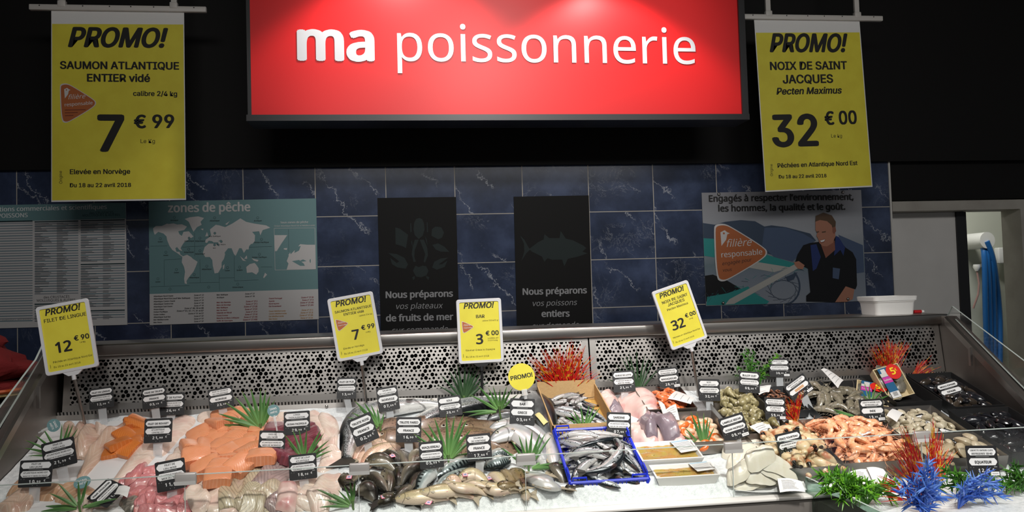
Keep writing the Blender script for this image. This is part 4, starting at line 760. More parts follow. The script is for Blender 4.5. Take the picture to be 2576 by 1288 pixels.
sprig('green_fern', 'green plastic fern at the right edge below the clams', 'plastic plant', (2580, 1230), [(2535, 1185), (2550, 1170), (2560, 1195), (2520, 1210), (2530, 1230), (2500, 1240), (2545, 1262), (2560, 1280), (2570, 1215)], FERN, BUSH, -.65, L=.032, w=.004, dens=12)
sprig('blue_plant', 'bright blue spiky plastic plant in front of the red grass', 'plastic plant', (2330, 1300), [(2335, 1165), (2325, 1190), (2350, 1195), (2290, 1205), (2275, 1225), (2310, 1215), (2355, 1220), (2330, 1225), (2260, 1240), (2300, 1250), (2345, 1250), (2370, 1250), (2285, 1275), (2310, 1280)], BLUE, BLUEL, -.65, L=.038, w=.0036, dens=12)
sprig('blue_plant', 'bright blue plastic plant with long drooping sprays at right', 'plastic plant', (2410, 1270), [(2485, 1190), (2460, 1200), (2440, 1210), (2500, 1215), (2510, 1225), (2470, 1220), (2430, 1230), (2480, 1255), (2500, 1275), (2520, 1285), (2415, 1245)], BLUE, BLUEL, -.65, L=.034, w=.0034, dens=10)
# ================================================================ placing goods on the bed
def settle(x, y, rot, L, W, T, q=62, tmax=26, X0=None):
    """rest a body of footprint L x W, thickness T on what lies below; returns its matrix and raises the height map"""
    u, v = np.meshgrid(np.linspace(-.46, .46, 7), np.linspace(-.46, .46, 5)); k = (u/.5)**2+(v/.5)**2 < 1.0
    u, v = u[k]*L, v[k]*W; c, s = math.cos(rot), math.sin(rot); px, py = x+u*c-v*s, y+u*s+v*c
    h = hsample(HM, px, py); A_ = np.c_[np.ones_like(u), px-x, py-y]
    (a, bx, by) = np.linalg.lstsq(A_, h, rcond=None)[0]
    n = Vector((-bx, -by, 1)).normalized(); ref = Vector((0, -SL, 1)).normalized() if y > 2.40 else Vector((0, 0, 1)); an = n.angle(ref)
    if an > R(tmax): n = ref.slerp(n, R(tmax)/an)
    bx, by = -n.x/n.z, -n.y/n.z; r = h-(bx*(px-x)+by*(py-y)); z = np.percentile(r, q)
    zx = Vector((c, s, bx*c+by*s)).normalized(); X = frame((x, y, z), zx, n.cross(zx))
    i0, i1 = int((x-L*.6-HX0)/HD), int((x+L*.6-HX0)/HD)+1; j0, j1 = int((y-L*.6-HY0)/HD), int((y+L*.6-HY0)/HD)+1
    i0, j0 = max(0, i0), max(0, j0); gx_, gy_ = GX[j0:j1, i0:i1]-x, GY[j0:j1, i0:i1]-y
    uu, vv = (gx_*c+gy_*s)/(L/2), (-gx_*s+gy_*c)/(W/2); d = 1-uu**2-vv**2
    top = z+bx*gx_+by*gy_+T*np.sqrt(np.clip(d, 0, 1)); sub = HM[j0:j1, i0:i1]; sub[:] = np.where(d > 0, np.maximum(sub, top), sub)
    return X
def BH(px, py, add=.01, box=None):                 # point on the bed as it is piled up by now, seen at a pixel
    h = .02
    for _ in range(5):
        p = B(px, py, h); g = float(hsample(HM, [p.x], [p.y])[0])-bedz(p.y); h = .5*h+.5*(max(-.02, min(g, .16))+add)
    p = B(px, py, h)
    if box: p.x = min(max(p.x, box[0]), box[1]); p.y = min(max(p.y, box[2]), box[3])
    return p
class Proto:
    def __init__(s, name, mb, kids=(), smooth=50): s.name = name; s.me = mb.mesh(name, smooth); s.k = [(n, b.mesh(n, smooth)) for n, b in kids]
    def spawn(s, X, label, cat, group=None):
        o = put(s.name, s.me, None, X, label, cat, group, 'thing')
        for n, me in s.k:
            c = bpy.data.objects.new(n, me); COL.objects.link(c); c.parent = o
        return o
def inpoly(p, q):
    x, y = p; r = False
    for i in range(len(q)):
        (a, b), (c, d) = q[i], q[i-1]
        if (b > y) != (d > y) and x < (c-a)*(y-b)/(d-b)+a: r = not r
    return r
def scatter(poly, n, dmin, h=.03):
    """n spots inside a pixel polygon laid on the bed, kept dmin metres apart while that is possible"""
    xs, ys = [p[0] for p in poly], [p[1] for p in poly]; o = []; tr = 0
    while len(o) < n and tr < n*300:
        tr += 1; q = (random.uniform(min(xs), max(xs)), random.uniform(min(ys), max(ys)))
        if not inpoly(q, poly): continue
        p = B(q[0], q[1], h); k = dmin*(1 if tr < n*60 else .75 if tr < n*150 else .4)
        if all((p-a[0]).length > k for a in o): o.append((p, q))
    return [a[1] for a in o]
def raise_box(x0, x1, y0, y1, h, blur=True):       # height map inside a tub: h above the bed
    k = (GX > x0) & (GX < x1) & (GY > y0) & (GY < y1); HM[k] = E-.443-SL*(3.15-GY[k])+h
# ---------------------------------------------------------------- tubs, crates and trays
def tub(name, lab, cat, x0, x1, y0, y1, h, mt, th=.003, d=.0, inset=.006, slots=None, liner=None, fill=.01):
    """open box following the bed; h = rim above bed"""
    t = thing(name, lab, cat, T3((x0+x1)/2, (y0+y1)/2, bedz((y0+y1)/2))); q = T3(-(x0+x1)/2, -(y0+y1)/2, -bedz((y0+y1)/2))
    def ring(i, z): return [(x0+i, y0+i, bedz(y0+i)+z), (x1-i, y0+i, bedz(y0+i)+z), (x1-i, y1-i, bedz(y1-i)+z), (x0+i, y1-i, bedz(y1-i)+z)]
    r = [ring(inset, d), ring(0, h), ring(th, h), ring(inset+th, d+.004)]; v = sum(r, []); f = [(3, 2, 1, 0), (12, 13, 14, 15)]
    for k in range(3): f += [(k*4+i, k*4+(i+1) % 4, k*4+4+(i+1) % 4, k*4+4+i) for i in range(4)]
    MB().add(v, f, mt).obj('tub_body', t, q, smooth=0)
    raise_box(x0+th, x1-th, y0+th, y1-th, d+fill); return t, q
TUBST = steelmat('tray_steel', '#8f8b86', .35); TUBBK = mat('black_tub', '#1a1a1b', .45)
WOOD = NT('crate_wood'); _m = WOOD.n('Mapping', i0=WOOD.pos()); _m.inputs['Scale'].default_value = (30, 6, 60); WOOD = WOOD.set(WOOD.mix(WOOD.noise(3, 4, .6, _m.outputs[0], 1), '#c9a878', '#a98455'), .6)
def slatcrate(name, lab, x0, x1, y0, y1, h):
    t = thing(name, lab, 'crate', T3((x0+x1)/2, (y0+y1)/2, bedz((y0+y1)/2))); q = T3(-(x0+x1)/2, -(y0+y1)/2, -bedz((y0+y1)/2))
    def panel(a, b, z0, z1, th, nm):
        d = Vector((b[0]-a[0], b[1]-a[1], 0)).normalized(); n = Vector((-d.y, d.x, 0))*th; v = []
        for z in (z0, z1):
            for p in (a, b):
                for k in (0, 1): v.append(Vector((p[0], p[1], bedz(p[1])+z))+n*k)
        MB().add(v, [(0, 2, 3, 1), (4, 5, 7, 6), (0, 4, 6, 2), (1, 3, 7, 5), (0, 1, 5, 4), (2, 6, 7, 3)], WOOD).obj(nm, t, q, smooth=0)
    panel((x0, y1), (x1, y1), .003, h+.012, -.006, 'end_panel'); panel((x0, y0), (x1, y0), .003, h, .006, 'end_panel')
    for x, s_ in ((x0, -.004), (x1, .004)): panel((x, y0), (x, y1), .003, h*.97, s_, 'side_panel')
    MB().add([(x0, y0, bedz(y0)+.004), (x1, y0, bedz(y0)+.004), (x1, y1, bedz(y1)+.004), (x0, y1, bedz(y1)+.004)], [(0, 1, 2, 3)], mat('crate_paper', '#c99f55', .6)).obj('floor_panel', t, q, smooth=0)
    raise_box(x0+.006, x1-.006, y0+.006, y1-.006, .012); return t
slatcrate('wooden_crate', 'shallow pale wooden crate of loose sardines before the red grass', .484, .716, 2.785, 3.115, .068)
BLUEC = mat('blue_plastic', '#1330c8', .35)
def bluecrate(x0, x1, y0, y1, h):
    t = thing('blue_crate', 'bright blue slotted plastic crate filled with sardines', 'crate', T3((x0+x1)/2, (y0+y1)/2, bedz((y0+y1)/2))); q = T3(-(x0+x1)/2, -(y0+y1)/2, -bedz((y0+y1)/2)); i = .012
    P = lambda x, y, z: Vector((x, y, bedz(y)+z-(0.034*(y1-y)/(y1-y0))))
    cs = [(x0, y0), (x1, y0), (x1, y1), (x0, y1)]; ci = [(x0+i, y0+i), (x1-i, y0+i), (x1-i, y1-i), (x0+i, y1-i)]
    for k in range(4):
        m = MB(); a, b, c, e = P(*cs[k], h), P(*cs[(k+1) % 4], h), P(*ci[k], .006), P(*ci[(k+1) % 4], .006); L = (b-a).length; n = max(5, int(L/.0135))
        def bar(p, s_, r): m.tube([p, s_], r, BLUEC, 4)
        m.tube([a, b], .0055, BLUEC, 6); m.tube([c, e], .005, BLUEC, 6)
        for z in (.35, .66): bar(c.lerp(a, z), e.lerp(b, z), .0024)
        for j in range(n+1): bar(c.lerp(e, j/n), a.lerp(b, j/n), .0023)
        o = (b-a).normalized()*.022; m.tube([a, c], .007, BLUEC, 6)
        for s_ in (.12, .88): p = a.lerp(b, s_); m.tube([p-o, p-o+Vector((0, 0, .014)), p+o+Vector((0, 0, .014)), p+o], .0035, BLUEC, 5)
        m.obj('lattice_side', t, q)
    MB().add([P(*p, .006) for p in ci], [(0, 1, 2, 3)], BLUEC).obj('floor_panel', t, q, smooth=0)
    raise_box(x0+.014, x1-.014, y0+.014, y1-.014, .030); k = (GX > x0) & (GX < x1) & (GY > y0+.014) & (GY < y1-.014); HM[k] -= .022*(y1-GY[k])/(y1-y0)
bluecrate(.483, .735, 2.487, 2.755, .064)
tub('steel_tray', 'steel tray of orange shrimp below the Madagascar tag', 'tray', .865, 1.055, 2.90, 3.10, .05, TUBST)
tub('steel_tray', 'steel tray of scallops behind the cuttlefish strips', 'tray', .90, 1.105, 2.66, 2.885, .045, TUBST)
tub('steel_tray', 'steel tray heaped with green whelks', 'tray', 1.125, 1.335, 2.72, 3.06, .04, TUBST)
tub('black_tub', 'black tub of grey raw prawns beside the oyster packs', 'tub', 1.50, 1.82, 2.80, 3.10, .035, TUBBK)
tub('black_tub', 'black tub of tiny brown shrimp behind the whelks', 'tub', 1.345, 1.49, 2.88, 3.09, .03, TUBBK)
tub('black_tub', 'small black tub holding two oyster packs', 'tub', 1.83, 2.02, 2.86, 3.11, .05, TUBBK)
tub('black_tub', 'black tub of wet mussels at the back right corner', 'tub', 2.03, 2.235, 2.80, 3.10, .05, TUBBK)
tub('black_tub', 'black tub of dark mussels at the front right corner', 'tub', 1.985, 2.235, 2.47, 2.785, .05, TUBBK)
tub('steel_tray', 'steel tray of small pale clams', 'tray', 1.70, 1.965, 2.64, 2.85, .04, TUBST)
tub('steel_tray', 'steel tray of big beige clams behind the Equateur tag', 'tray', 1.69, 1.97, 2.465, 2.63, .045, TUBST)
tub('steel_tray', 'wide steel tray heaped with orange cooked shrimp', 'tray', 1.385, 1.675, 2.465, 2.77, .05, TUBST)
tub('steel_tray', 'steel tray of crab claws left of the shrimp heap', 'tray', 1.15, 1.375, 2.465, 2.70, .045, TUBST)
# ================================================================ fish
def fishmat(name, back, side, belly, spot=None, spots=(300, .62), metal=.25, rough=.3, stripes=None, pink=None):
    s = NT(name); fd = s.att('fd'); fa = s.att('fa'); nz = s.noise(40, 3)
    f = s.math('ADD', s.math('MULTIPLY_ADD', fd, .5, .5), s.math('MULTIPLY', s.math('SUBTRACT', nz, .5), .22))
    c = s.ramp(f, [(.12, belly), (.42, side), (.66, side), (.84, back)]).outputs[0]
    if stripes:
        v = s.math('SINE', s.math('ADD', s.math('MULTIPLY', fa, stripes), s.math('MULTIPLY', s.noise(60, 2), 5)))
        c = s.mix(s.math('MULTIPLY', s.math('GREATER_THAN', v, .1), s.ramp(f, [(.50, 0.), (.60, 1.)])), c, back)
    if spot:
        k = s.math('GREATER_THAN', s.noise(spots[0], 2, .6), s.ramp(f, [(.15, .68), (.5, spots[1]), (.9, spots[1]-.1)])); c = s.mix(k, c, spot)
    if pink: c = s.mix(s.ramp(s.noise(18, 2), [(.55, 0.), (.72, .6)]), c, pink)
    g = s.math('ABSOLUTE', s.math('SUBTRACT', fa, s.math('SUBTRACT', .235, s.math('MULTIPLY', s.math('MULTIPLY', fd, fd), .05))))
    c = s.mix(s.ramp(g, [(0, .75), (.012, .0)]), c, '#1d1a19')
    s.bump(s.n('TexVoronoi', i2=420.0) if False else s.noise(500, 2), .12, .0006)
    return s.set(c, rough, metal, .2)
FM = {'salmon': fishmat('salmon_skin', '#171c20', '#a9adae', '#d4d4d1', '#16191b', (330, .55)), 'trout': fishmat('dark_trout_skin', '#191713', '#3a352d', '#746c5f', '#100e0b', (430, .56), .1), 'olive': fishmat('olive_trout_skin', '#2f291e', '#575041', '#8c836f', '#1d1912', (430, .57), .1),
      'pale': fishmat('pale_yellow_trout_skin', '#8f8260', '#cdbd98', '#dcc8b2', '#8f8164', (520, .6), .1, pink='#c79d92'), 'rosy': fishmat('rosy_fillet_skin', '#b79f7d', '#d9bba4', '#e2c3b2', '#5b4c3a', (420, .64), .05, pink='#d99a8a'),
      'bass': fishmat('sea_bass_skin', '#4c5257', '#b9bcbe', '#dcdad7', None, metal=.35), 'mack': fishmat('mackerel_skin', '#1d2628', '#8e9a99', '#d2d3d0', None, metal=.35, stripes=95), 'sard': fishmat('sardine_skin', '#22292e', '#a9adb0', '#d6d3d0', '#23282b', (160, .64), .4, .25, pink='#b08078'),
      'sole': fishmat('sole_skin', '#6d5745', '#7d6753', '#8d7864', '#4d3b2e', (120, .62), 0, .28), 'grey': fishmat('dark_bass_skin', '#15171a', '#33363a', '#85888a', None, metal=.2), 'brown': fishmat('brown_fish_skin', '#4c3c26', '#7b6847', '#9c8a6c', '#2f2416', (120, .6), .1)}
EYEW = mat('fish_eye_ring', '#b9b5a6', .25, .3); EYEB = mat('fish_pupil', '#0a0a0a', .1); FIN = mat('dark_fin', '#2b2926', .4); FINP = mat('pale_fin', '#a89b85', .4)
PROF = {'salmon': [.05, .30, .52, .68, .80, .92, 1, 1, .93, .78, .55, .36, .30], 'sole': [.1, .5, .8, .95, 1, 1, .97, .9, .8, .66, .48, .3, .16], 'std': [.06, .36, .62, .80, .93, 1, 1, .94, .84, .68, .5, .34, .27], 'mack': [.05, .38, .62, .8, .93, 1, 1, .95, .83, .64, .42, .22, .14]}
def path_pts(pts, n):
    P_ = [Vector(p) for p in pts]
    if len(P_) == 2: P_ = [P_[0], (P_[0]+P_[1])/2, P_[1]]
    o = []
    for i in range(n):
        s_ = i/(n-1)*(len(P_)-1); j = min(len(P_)-2, int(s_)); u = s_-j; p0, p1, p2 = P_[max(0, j-1)], P_[j], P_[j+1]; p3 = P_[min(len(P_)-1, j+2)]
        o.append(.5*((2*p1)+(p2-p0)*u+(2*p0-5*p1+4*p2-p3)*u*u+(3*p1-p0-3*p2+p3)*u**3))
    return o
def fish_mesh(spine, hw, th, prof, mt, dors=1, tail=1.0, finm=None, eye=True, nseg=22, tailw=1.0, fins=True):
    """spine = 2d points snout to tail root; lies on its side, z up; returns body and parts as builders"""
    fm = finm or FIN; S = path_pts([Vector((p[0], p[1], 0)) for p in spine], nseg); rings = []; fa = []; fd = []; NN = []; pr = PROF[prof]; n = 12
    for i, p in enumerate(S):
        t = i/(nseg-1); d = (S[min(nseg-1, i+1)]-S[max(0, i-1)]).normalized(); nn = Vector((-d.y, d.x, 0))*dors; NN.append((p, d, nn))
        k = t*(len(pr)-1); j = min(len(pr)-2, int(k)); w_ = (pr[j]*(1-k+j)+pr[j+1]*(k-j)); a = hw*w_; b = th*.5*(w_**.8)
        rg = []
        for q in range(n):
            an = 2*math.pi*q/n; cz = math.sin(an); z = b*(cz if cz > 0 else cz*.85)+b*.85; rg.append(tuple(p+nn*(a*math.cos(an))+Vector((0, 0, z)))); fa.append(t); fd.append(math.cos(an))
        rings.append(rg)
    body = MB().loft(rings, mt, fa=fa, fd=fd); kids = []
    p, d, nn = NN[-1]; a = hw*tailw; L = hw*1.25*tail; z = th*.16
    if tail:
        q = [p+nn*hw*.2-d*.003, p+d*L*.5+nn*a*.6, p+d*L+nn*a*.98, p+d*L*.86+nn*a*.4, p+d*L*.74, p+d*L*.86-nn*a*.4, p+d*L-nn*a*.98, p+d*L*.5-nn*a*.6, p-nn*hw*.2-d*.003]
        f = MB(); f.prism([(v.x, v.y) for v in q], z, z+max(.0012, th*.05), fm); kids.append(('tail_fin', f))
    if fins:
        for nm_, t0, t1, sd, hh in (('dorsal_fin', .42, .54, 1, .22), ('anal_fin', .66, .74, -1, .17), ('belly_fin', .48, .54, -1, .14)):
            f = MB(); i0, i1 = int(t0*(nseg-1)), int(t1*(nseg-1)); (p0, d0, n0), (p1, d1, n1) = NN[i0], NN[i1]; e0 = Vector(rings[i0][0 if sd > 0 else n//2]); e1 = Vector(rings[i1][0 if sd > 0 else n//2])
            q = [e0-n0*sd*.002, e1-n1*sd*.002, e1+(d1*.5+n1*sd*.6)*hw*hh*1.1, (e0+e1)/2+(d0*.5+n0*sd)*hw*hh]; f.prism([(v.x, v.y) for v in (q if sd > 0 else q[::-1])], th*.34, th*.40, fm); kids.append((nm_, f))
        i0 = int(.27*(nseg-1)); p0, d0, n0 = NN[i0]; c0 = p0-n0*hw*.28+Vector((0, 0, th*.80)); f = MB(); f.add([tuple(v) for v in (c0, c0+d0*hw*.5+n0*hw*.04+Vector((0, 0, .0025)), c0+d0*hw*.62-n0*hw*.14+Vector((0, 0, .0015)), c0+d0*hw*.36-n0*hw*.24)], [(0, 1, 2, 3)], fm); kids.append(('pectoral_fin', f))
    if eye:
        i0 = max(1, round(.125*(nseg-1))); p0, d0, n0 = NN[i0]; k = hw*.165; tz = max(v[2] for v in rings[i0]); c0 = p0+n0*hw*.10+Vector((0, 0, tz-k*.32)); f = MB(); f.ell(tuple(c0), (k, k, k*.55), EYEW, nu=10, nv=5); f.ell((c0.x, c0.y, c0.z+k*.25), (k*.55, k*.55, k*.4), EYEB, nu=8, nv=4); kids.append(('eye', f))
    return body, kids
def lay_fish(name, lab, cat, pix, hw, th, prof, mt, dors=1, group=None, q=60, **k):
    """fish whose spine runs through the given photo points on the bed"""
    P_ = [BH(x, y, th*.4) for x, y in pix]
    for p in P_: p.y = max(p.y, 2.475+hw*.15)
    c = (P_[0]+P_[-1])/2; x, y = sum(p.x for p in P_)/len(P_), sum(p.y for p in P_)/len(P_); L = sum((P_[i+1]-P_[i]).length for i in range(len(P_)-1)); d = P_[-1]-P_[0]; rot = math.atan2(d.y, d.x)
    X = settle(x, y, rot, L*.92, hw*1.7, th*1.0, q); iv = X.inverted(); nz = X.to_3x3() @ Vector((0, 0, 1)); S = []
    for p in P_:                                             # bring the spine into the plane it rests on
        o = X.translation; t = (o-p).dot(nz)/nz.z; S.append((iv @ (p+Vector((0, 0, t))))[:2])
    b, kd = fish_mesh(S, hw, th, prof, mt, dors, **k); pr = Proto(name, b, kd); return pr.spawn(X, lab, cat, group)
lay_fish('whole_salmon', 'large silver salmon curved head right, uppermost of the whole fish', 'fish', [(1132, 1012), (1085, 1008), (1020, 1018), (965, 1026), (918, 1050), (890, 1085), (878, 1115), (872, 1140)], .062, .072, 'salmon', FM['salmon'], -1, tail=.8)
lay_fish('whole_salmon', 'dark backed salmon with tail up, bent round behind the sea bass', 'fish', [(1300, 985), (1335, 995), (1365, 1030), (1383, 1075), (1392, 1095)], .045, .06, 'salmon', FM['grey'], 1, tail=0)
lay_fish('whole_salmon', 'speckled silver salmon lying behind the brown soles, head right', 'fish', [(1330, 1005), (1270, 1012), (1200, 1020), (1120, 1038), (1050, 1062), (1005, 1082)], .058, .066, 'salmon', FM['salmon'], 1, tail=.8)
so = []
for i, (x, y, r_, L) in enumerate(((1000, 1076, 0, .22), (1110, 1072, 8, .26), (1180, 1075, -12, .26), (1232, 1062, 12, .24), (1010, 1094, -10, .2), (1095, 1100, 15, .24), (1160, 1105, -8, .26), (1222, 1095, 5, .25), (1245, 1112, -20, .2), (1200, 1125, 10, .2))):
    d = Vector((math.cos(R(r_)), -math.sin(R(r_))))*L/2*640/1; y += 10; so.append(lay_fish('sole', '', 'fish', [(x-d.x, y-d.y*.5), (x, y), (x+d.x, y+d.y*.5)], L*.27, .020, 'sole', FM['sole'], 1, 'brown soles', tail=.35, finm=FM['sole'], fins=False, tailw=.4))
rowlabels(so, 'flat brown sole on the ice', 5)
for lab, pix, hw, k_, dd in (('dark topped sea bass touching the sea bass tag', [(1225, 1040), (1280, 1040), (1345, 1052)], .036, 'grey', 1), ('silver sea bass, upper of the two with heads left', [(1228, 1062), (1290, 1070), (1350, 1092), (1395, 1125)], .044, 'bass', 1), ('silver sea bass with white belly, lower of the two heads left', [(1226, 1090), (1290, 1100), (1345, 1128), (1380, 1170)], .052, 'bass', 1), ('sea bass with red gill showing beside the blue crate', [(1382, 1060), (1386, 1100), (1394, 1150), (1396, 1190)], .034, 'bass', 1), ('silver sea bass half buried in ice near the grey tail', [(1298, 1184), (1340, 1206), (1385, 1228), (1410, 1240)], .040, 'bass', 1)):
    lay_fish('sea_bass', lab, 'fish', pix, hw, hw*1.15, 'std', FM[k_], dd, 'sea bass', tail=.8, finm=FINP)
ro = [lay_fish('rosy_trout', '', 'fish', p, .035, .03, 'std', FM['rosy'], -1, 'rosy trout', tail=.8, finm=FINP, eye=False) for p in ([(985, 1100), (950, 1118), (915, 1145), (892, 1180)], [(1008, 1112), (968, 1135), (930, 1158), (905, 1185)], [(962, 1085), (925, 1110), (893, 1150)])]
rowlabels(ro, 'cream pink trout side below the Truite rose tag', 3)
tr = []
for p, k_, hw in (([(948, 1140), (978, 1150), (1005, 1165), (1018, 1180)], 'trout', .026), ([(995, 1126), (1014, 1145), (1024, 1168), (1028, 1188)], 'trout', .027), ([(1060, 1118), (1052, 1140), (1040, 1165), (1032, 1190)], 'olive', .030), ([(914, 1148), (945, 1156), (975, 1166), (1000, 1182)], 'olive', .028), ([(962, 1178), (975, 1195), (978, 1222), (974, 1245)], 'olive', .027), ([(988, 1168), (1004, 1185), (1002, 1208), (996, 1222)], 'trout', .025), ([(1068, 1152), (1046, 1175), (1022, 1198), (1008, 1212)], 'trout', .026), ([(868, 1188), (870, 1210), (890, 1232)], 'olive', .027), ([(908, 1200), (935, 1205), (960, 1222), (976, 1240)], 'trout', .027), ([(900, 1224), (925, 1232), (945, 1250)], 'trout', .034), ([(1042, 1215), (1018, 1232), (992, 1252)], 'trout', .021), ([(992, 1238), (972, 1252), (950, 1266)], 'olive', .024), ([(930, 1175), (905, 1190), (885, 1205)], 'olive', .022), ([(1075, 1186), (1050, 1200), (1028, 1222)], 'trout', .022)):
    tr.append(lay_fish('brown_trout', '', 'fish', p, hw, hw*1.25, 'std', FM[k_], random.choice((1, -1)), 'dark trout', tail=.8))
rowlabels(tr, 'dark brown trout in the trout heap', 4)
mk = [lay_fish('mackerel', '', 'fish', p, .027, .034, 'mack', FM['mack'], d_, 'mackerel', tail=1.2) for p, d_ in (([(1172, 1128), (1140, 1155), (1105, 1185), (1080, 1206)], 1), ([(1200, 1145), (1162, 1165), (1120, 1188), (1092, 1204)], 1), ([(1105, 1170), (1085, 1195), (1062, 1218), (1046, 1234)], -1), ([(1215, 1168), (1170, 1188), (1120, 1212), (1085, 1232)], 1), ([(1238, 1118), (1205, 1132), (1168, 1150)], 1), ([(1285, 1142), (1252, 1150), (1218, 1166)], 1), ([(1285, 1158), (1250, 1162), (1212, 1175)], 1))]
rowlabels(mk, 'striped mackerel on the ice', 4)
pl = [lay_fish('pale_trout', '', 'fish', p, hw, hw*1.25, 'std', FM[k_], d_, 'pale yellow trout', tail=.8, finm=FINP) for p, hw, k_, d_ in (([(990, 1250), (1035, 1244), (1085, 1240), (1130, 1242)], .026, 'pale', 1), ([(1048, 1266), (1095, 1254), (1145, 1252), (1195, 1258)], .025, 'pale', 1), ([(1112, 1222), (1150, 1234), (1195, 1246), (1225, 1252)], .025, 'pale', 1), ([(1150, 1196), (1190, 1196), (1230, 1210)], .027, 'pale', 1), ([(1195, 1216), (1238, 1222), (1280, 1238), (1305, 1246)], .027, 'pale', 1), ([(1160, 1218), (1190, 1224), (1225, 1238)], .022, 'pale', 1), ([(1225, 1180), (1252, 1200), (1275, 1225)], .024, 'pale', 1), ([(1118, 1206), (1140, 1204), (1160, 1200)], .024, 'rosy', 1), ([(1258, 1178), (1280, 1200), (1300, 1232)], .026, 'brown', 1), ([(1284, 1176), (1305, 1198), (1322, 1230)], .026, 'brown', 1), ([(1252, 1262), (1275, 1258), (1305, 1256)], .017, 'brown', 1), ([(1318, 1258), (1345, 1262)], .024, 'pale', 1))]
rowlabels(pl, 'pale yellow trout in the front ice', 4)
lay_fish('fish_tail', 'dark fish tail poking from the ice left of the white trays', 'fish', [(1432, 1248), (1448, 1240)], .016, .014, 'std', FM['trout'], 1, tail=1.2, eye=False, fins=False)
lay_fish('grey_fish', 'dark grey fish end under the palm leaf by the blue crate', 'fish', [(1380, 1172), (1405, 1185), (1425, 1205)], .026, .03, 'std', FM['trout'], 1, tail=.9, eye=False)
# sardines: four shapes, copied
SARD = []
for bend in (0, .012, -.010, .02):
    b, kd = fish_mesh([(-.066, 0), (-.02, bend), (.025, bend), (.064, -bend*.3)], .0145, .018, 'std', FM['sard'], 1, nseg=14, tail=1.1, fins=False, finm=FIN); SARD.append(Proto('sardine', b, kd))
def heap(protos, pts, L, W, T, name, cat, group, desc, per, rots=None, smin=.85, smax=1.12, q=62, tmax=30, roll=0, box=None):
    o = []
    if isinstance(pts, int):                      # spread over the tub, each dropped on the lowest of a few spots
        n = pts; pts = []
    else: n = len(pts)
    for i in range(n):
        if pts and isinstance(pts[0], tuple): p = BH(pts[i][0], pts[i][1], T*.5)
        elif pts: p = pts[i]
        else:
            c = [(random.uniform(box[0], box[1]), random.uniform(box[2], box[3])) for _ in range(5)]; z = hsample(HM, [a for a, _ in c], [b for _, b in c])-[bedz(b) for _, b in c]; b_ = min(range(5), key=lambda j: z[j]+.012*((c[j][0]-(box[0]+box[1])/2)/(box[1]-box[0])*2)**2); p = Vector((c[b_][0], c[b_][1], 0))
        k = random.uniform(smin, smax); r_ = random.uniform(0, 6.283) if rots is None else random.gauss(rots[i % len(rots)], .35); X = settle(p.x, p.y, r_, L*k, W*k, T*k*.8, q, tmax)
        X = X @ Matrix.Scale(k, 4)
        if roll: X = X @ Matrix.Translation((0, 0, T*.4)) @ Matrix.Rotation(random.uniform(-roll, roll), 4, 'X') @ Matrix.Translation((0, 0, -T*.4))
        o.append(random.choice(protos).spawn(X, '', cat, group))
    rowlabels(o, desc, per); return o
heap(SARD, 36, .13, .03, .018, 'sardine', 'fish', 'sardines in the wooden crate', 'small silver sardine in the wooden crate', 7, box=(.53, .67, 2.83, 3.07), rots=[-.3, .2, 2.9, -.9, 2.2])
heap(SARD, 36, .13, .03, .018, 'sardine', 'fish', 'sardines in the blue crate', 'silver sardine in the blue crate', 7, smin=1.05, smax=1.4, box=(.53, .69, 2.52, 2.71), rots=[-.6, -.3, 2.5, .5, 3.4])
# ================================================================ fillets and cut fish
def filletmat(name, a, b, line, freq, chev, amt, pink=None, rough=.25, metal=0):
    s = NT(name); fa, fd = s.att('fa'), s.att('fd'); v = s.math('SINE', s.math('ADD', s.math('MULTIPLY', s.math('ADD', fa, s.math('MULTIPLY', s.math('ABSOLUTE', fd), chev)), freq), s.math('MULTIPLY', s.noise(35, 2), 3)))
    c = s.mix(s.ramp(s.noise(22, 4, .6), [(.32, 0.), (.68, 1.)]), a, b); c = s.mix(s.rnd(), c, s.mix(.35, c, b))
    c = s.mix(s.math('MULTIPLY', s.ramp(v, [(.55, 0.), (.95, 1.)]) if amt > 0 else 0.0, abs(amt)), c, line)
    if pink: c = s.mix(s.ramp(s.noise(14, 2), [(.52, 0.), (.70, .7)]), c, pink)
    s.bump(s.math('ADD', s.noise(120, 3), s.math('MULTIPLY', v, .25)), .22, .0015); return s.set(c, rough+.06, metal, .3, sss=.06)
FL = {'cod': filletmat('cod_flesh', '#d5bba6', '#c9a893', '#e6d8cc', 60, .25, .35, '#c99a88'), 'white': filletmat('white_flesh', '#e0cfc0', '#d8bfb0', '#ece2da', 70, .2, .3, '#d8b4a8'), 'tan': filletmat('tan_flesh', '#c9a283', '#b98f6f', '#dcc3aa', 55, .1, .5), 'saithe': filletmat('saithe_flesh', '#c98284', '#bd6f73', '#dfaaa6', 50, .3, .3, '#d98a80'), 'loup': filletmat('wolffish_flesh', '#c4b79e', '#b5a78c', '#857a68', 62, .45, .75, '#b59c94'), 'mauve': filletmat('mauve_wolffish_flesh', '#a08f8c', '#97837f', '#6f5f60', 62, .45, .7), 'tuna': filletmat('tuna_flesh', '#813f49', '#6b3440', '#9c5d67', 30, .1, .3), 'salmon': filletmat('salmon_flesh', '#de9670', '#d68659', '#efc1a4', 66, .35, .28), 'trout': filletmat('trout_flesh', '#d67c36', '#cc6f2e', '#e3a06a', 60, .3, .3), 'skin': filletmat('silver_skin', '#bdb6aa', '#8f887e', '#5f5a54', 40, .2, .6, metal=.3), 'squid': filletmat('cuttlefish_flesh', '#e6e2d6', '#ddd5c2', '#f1efe8', 12, .1, .15, rough=.2), 'monk': filletmat('monkfish_flesh', '#e3c6be', '#d8b4ac', '#efdcd6', 14, .1, .3, '#c4626a'), 'monkd': filletmat('monkfish_membrane', '#8f8189', '#786a73', '#bda9ab', 10, .2, .3, '#cda6a4')}
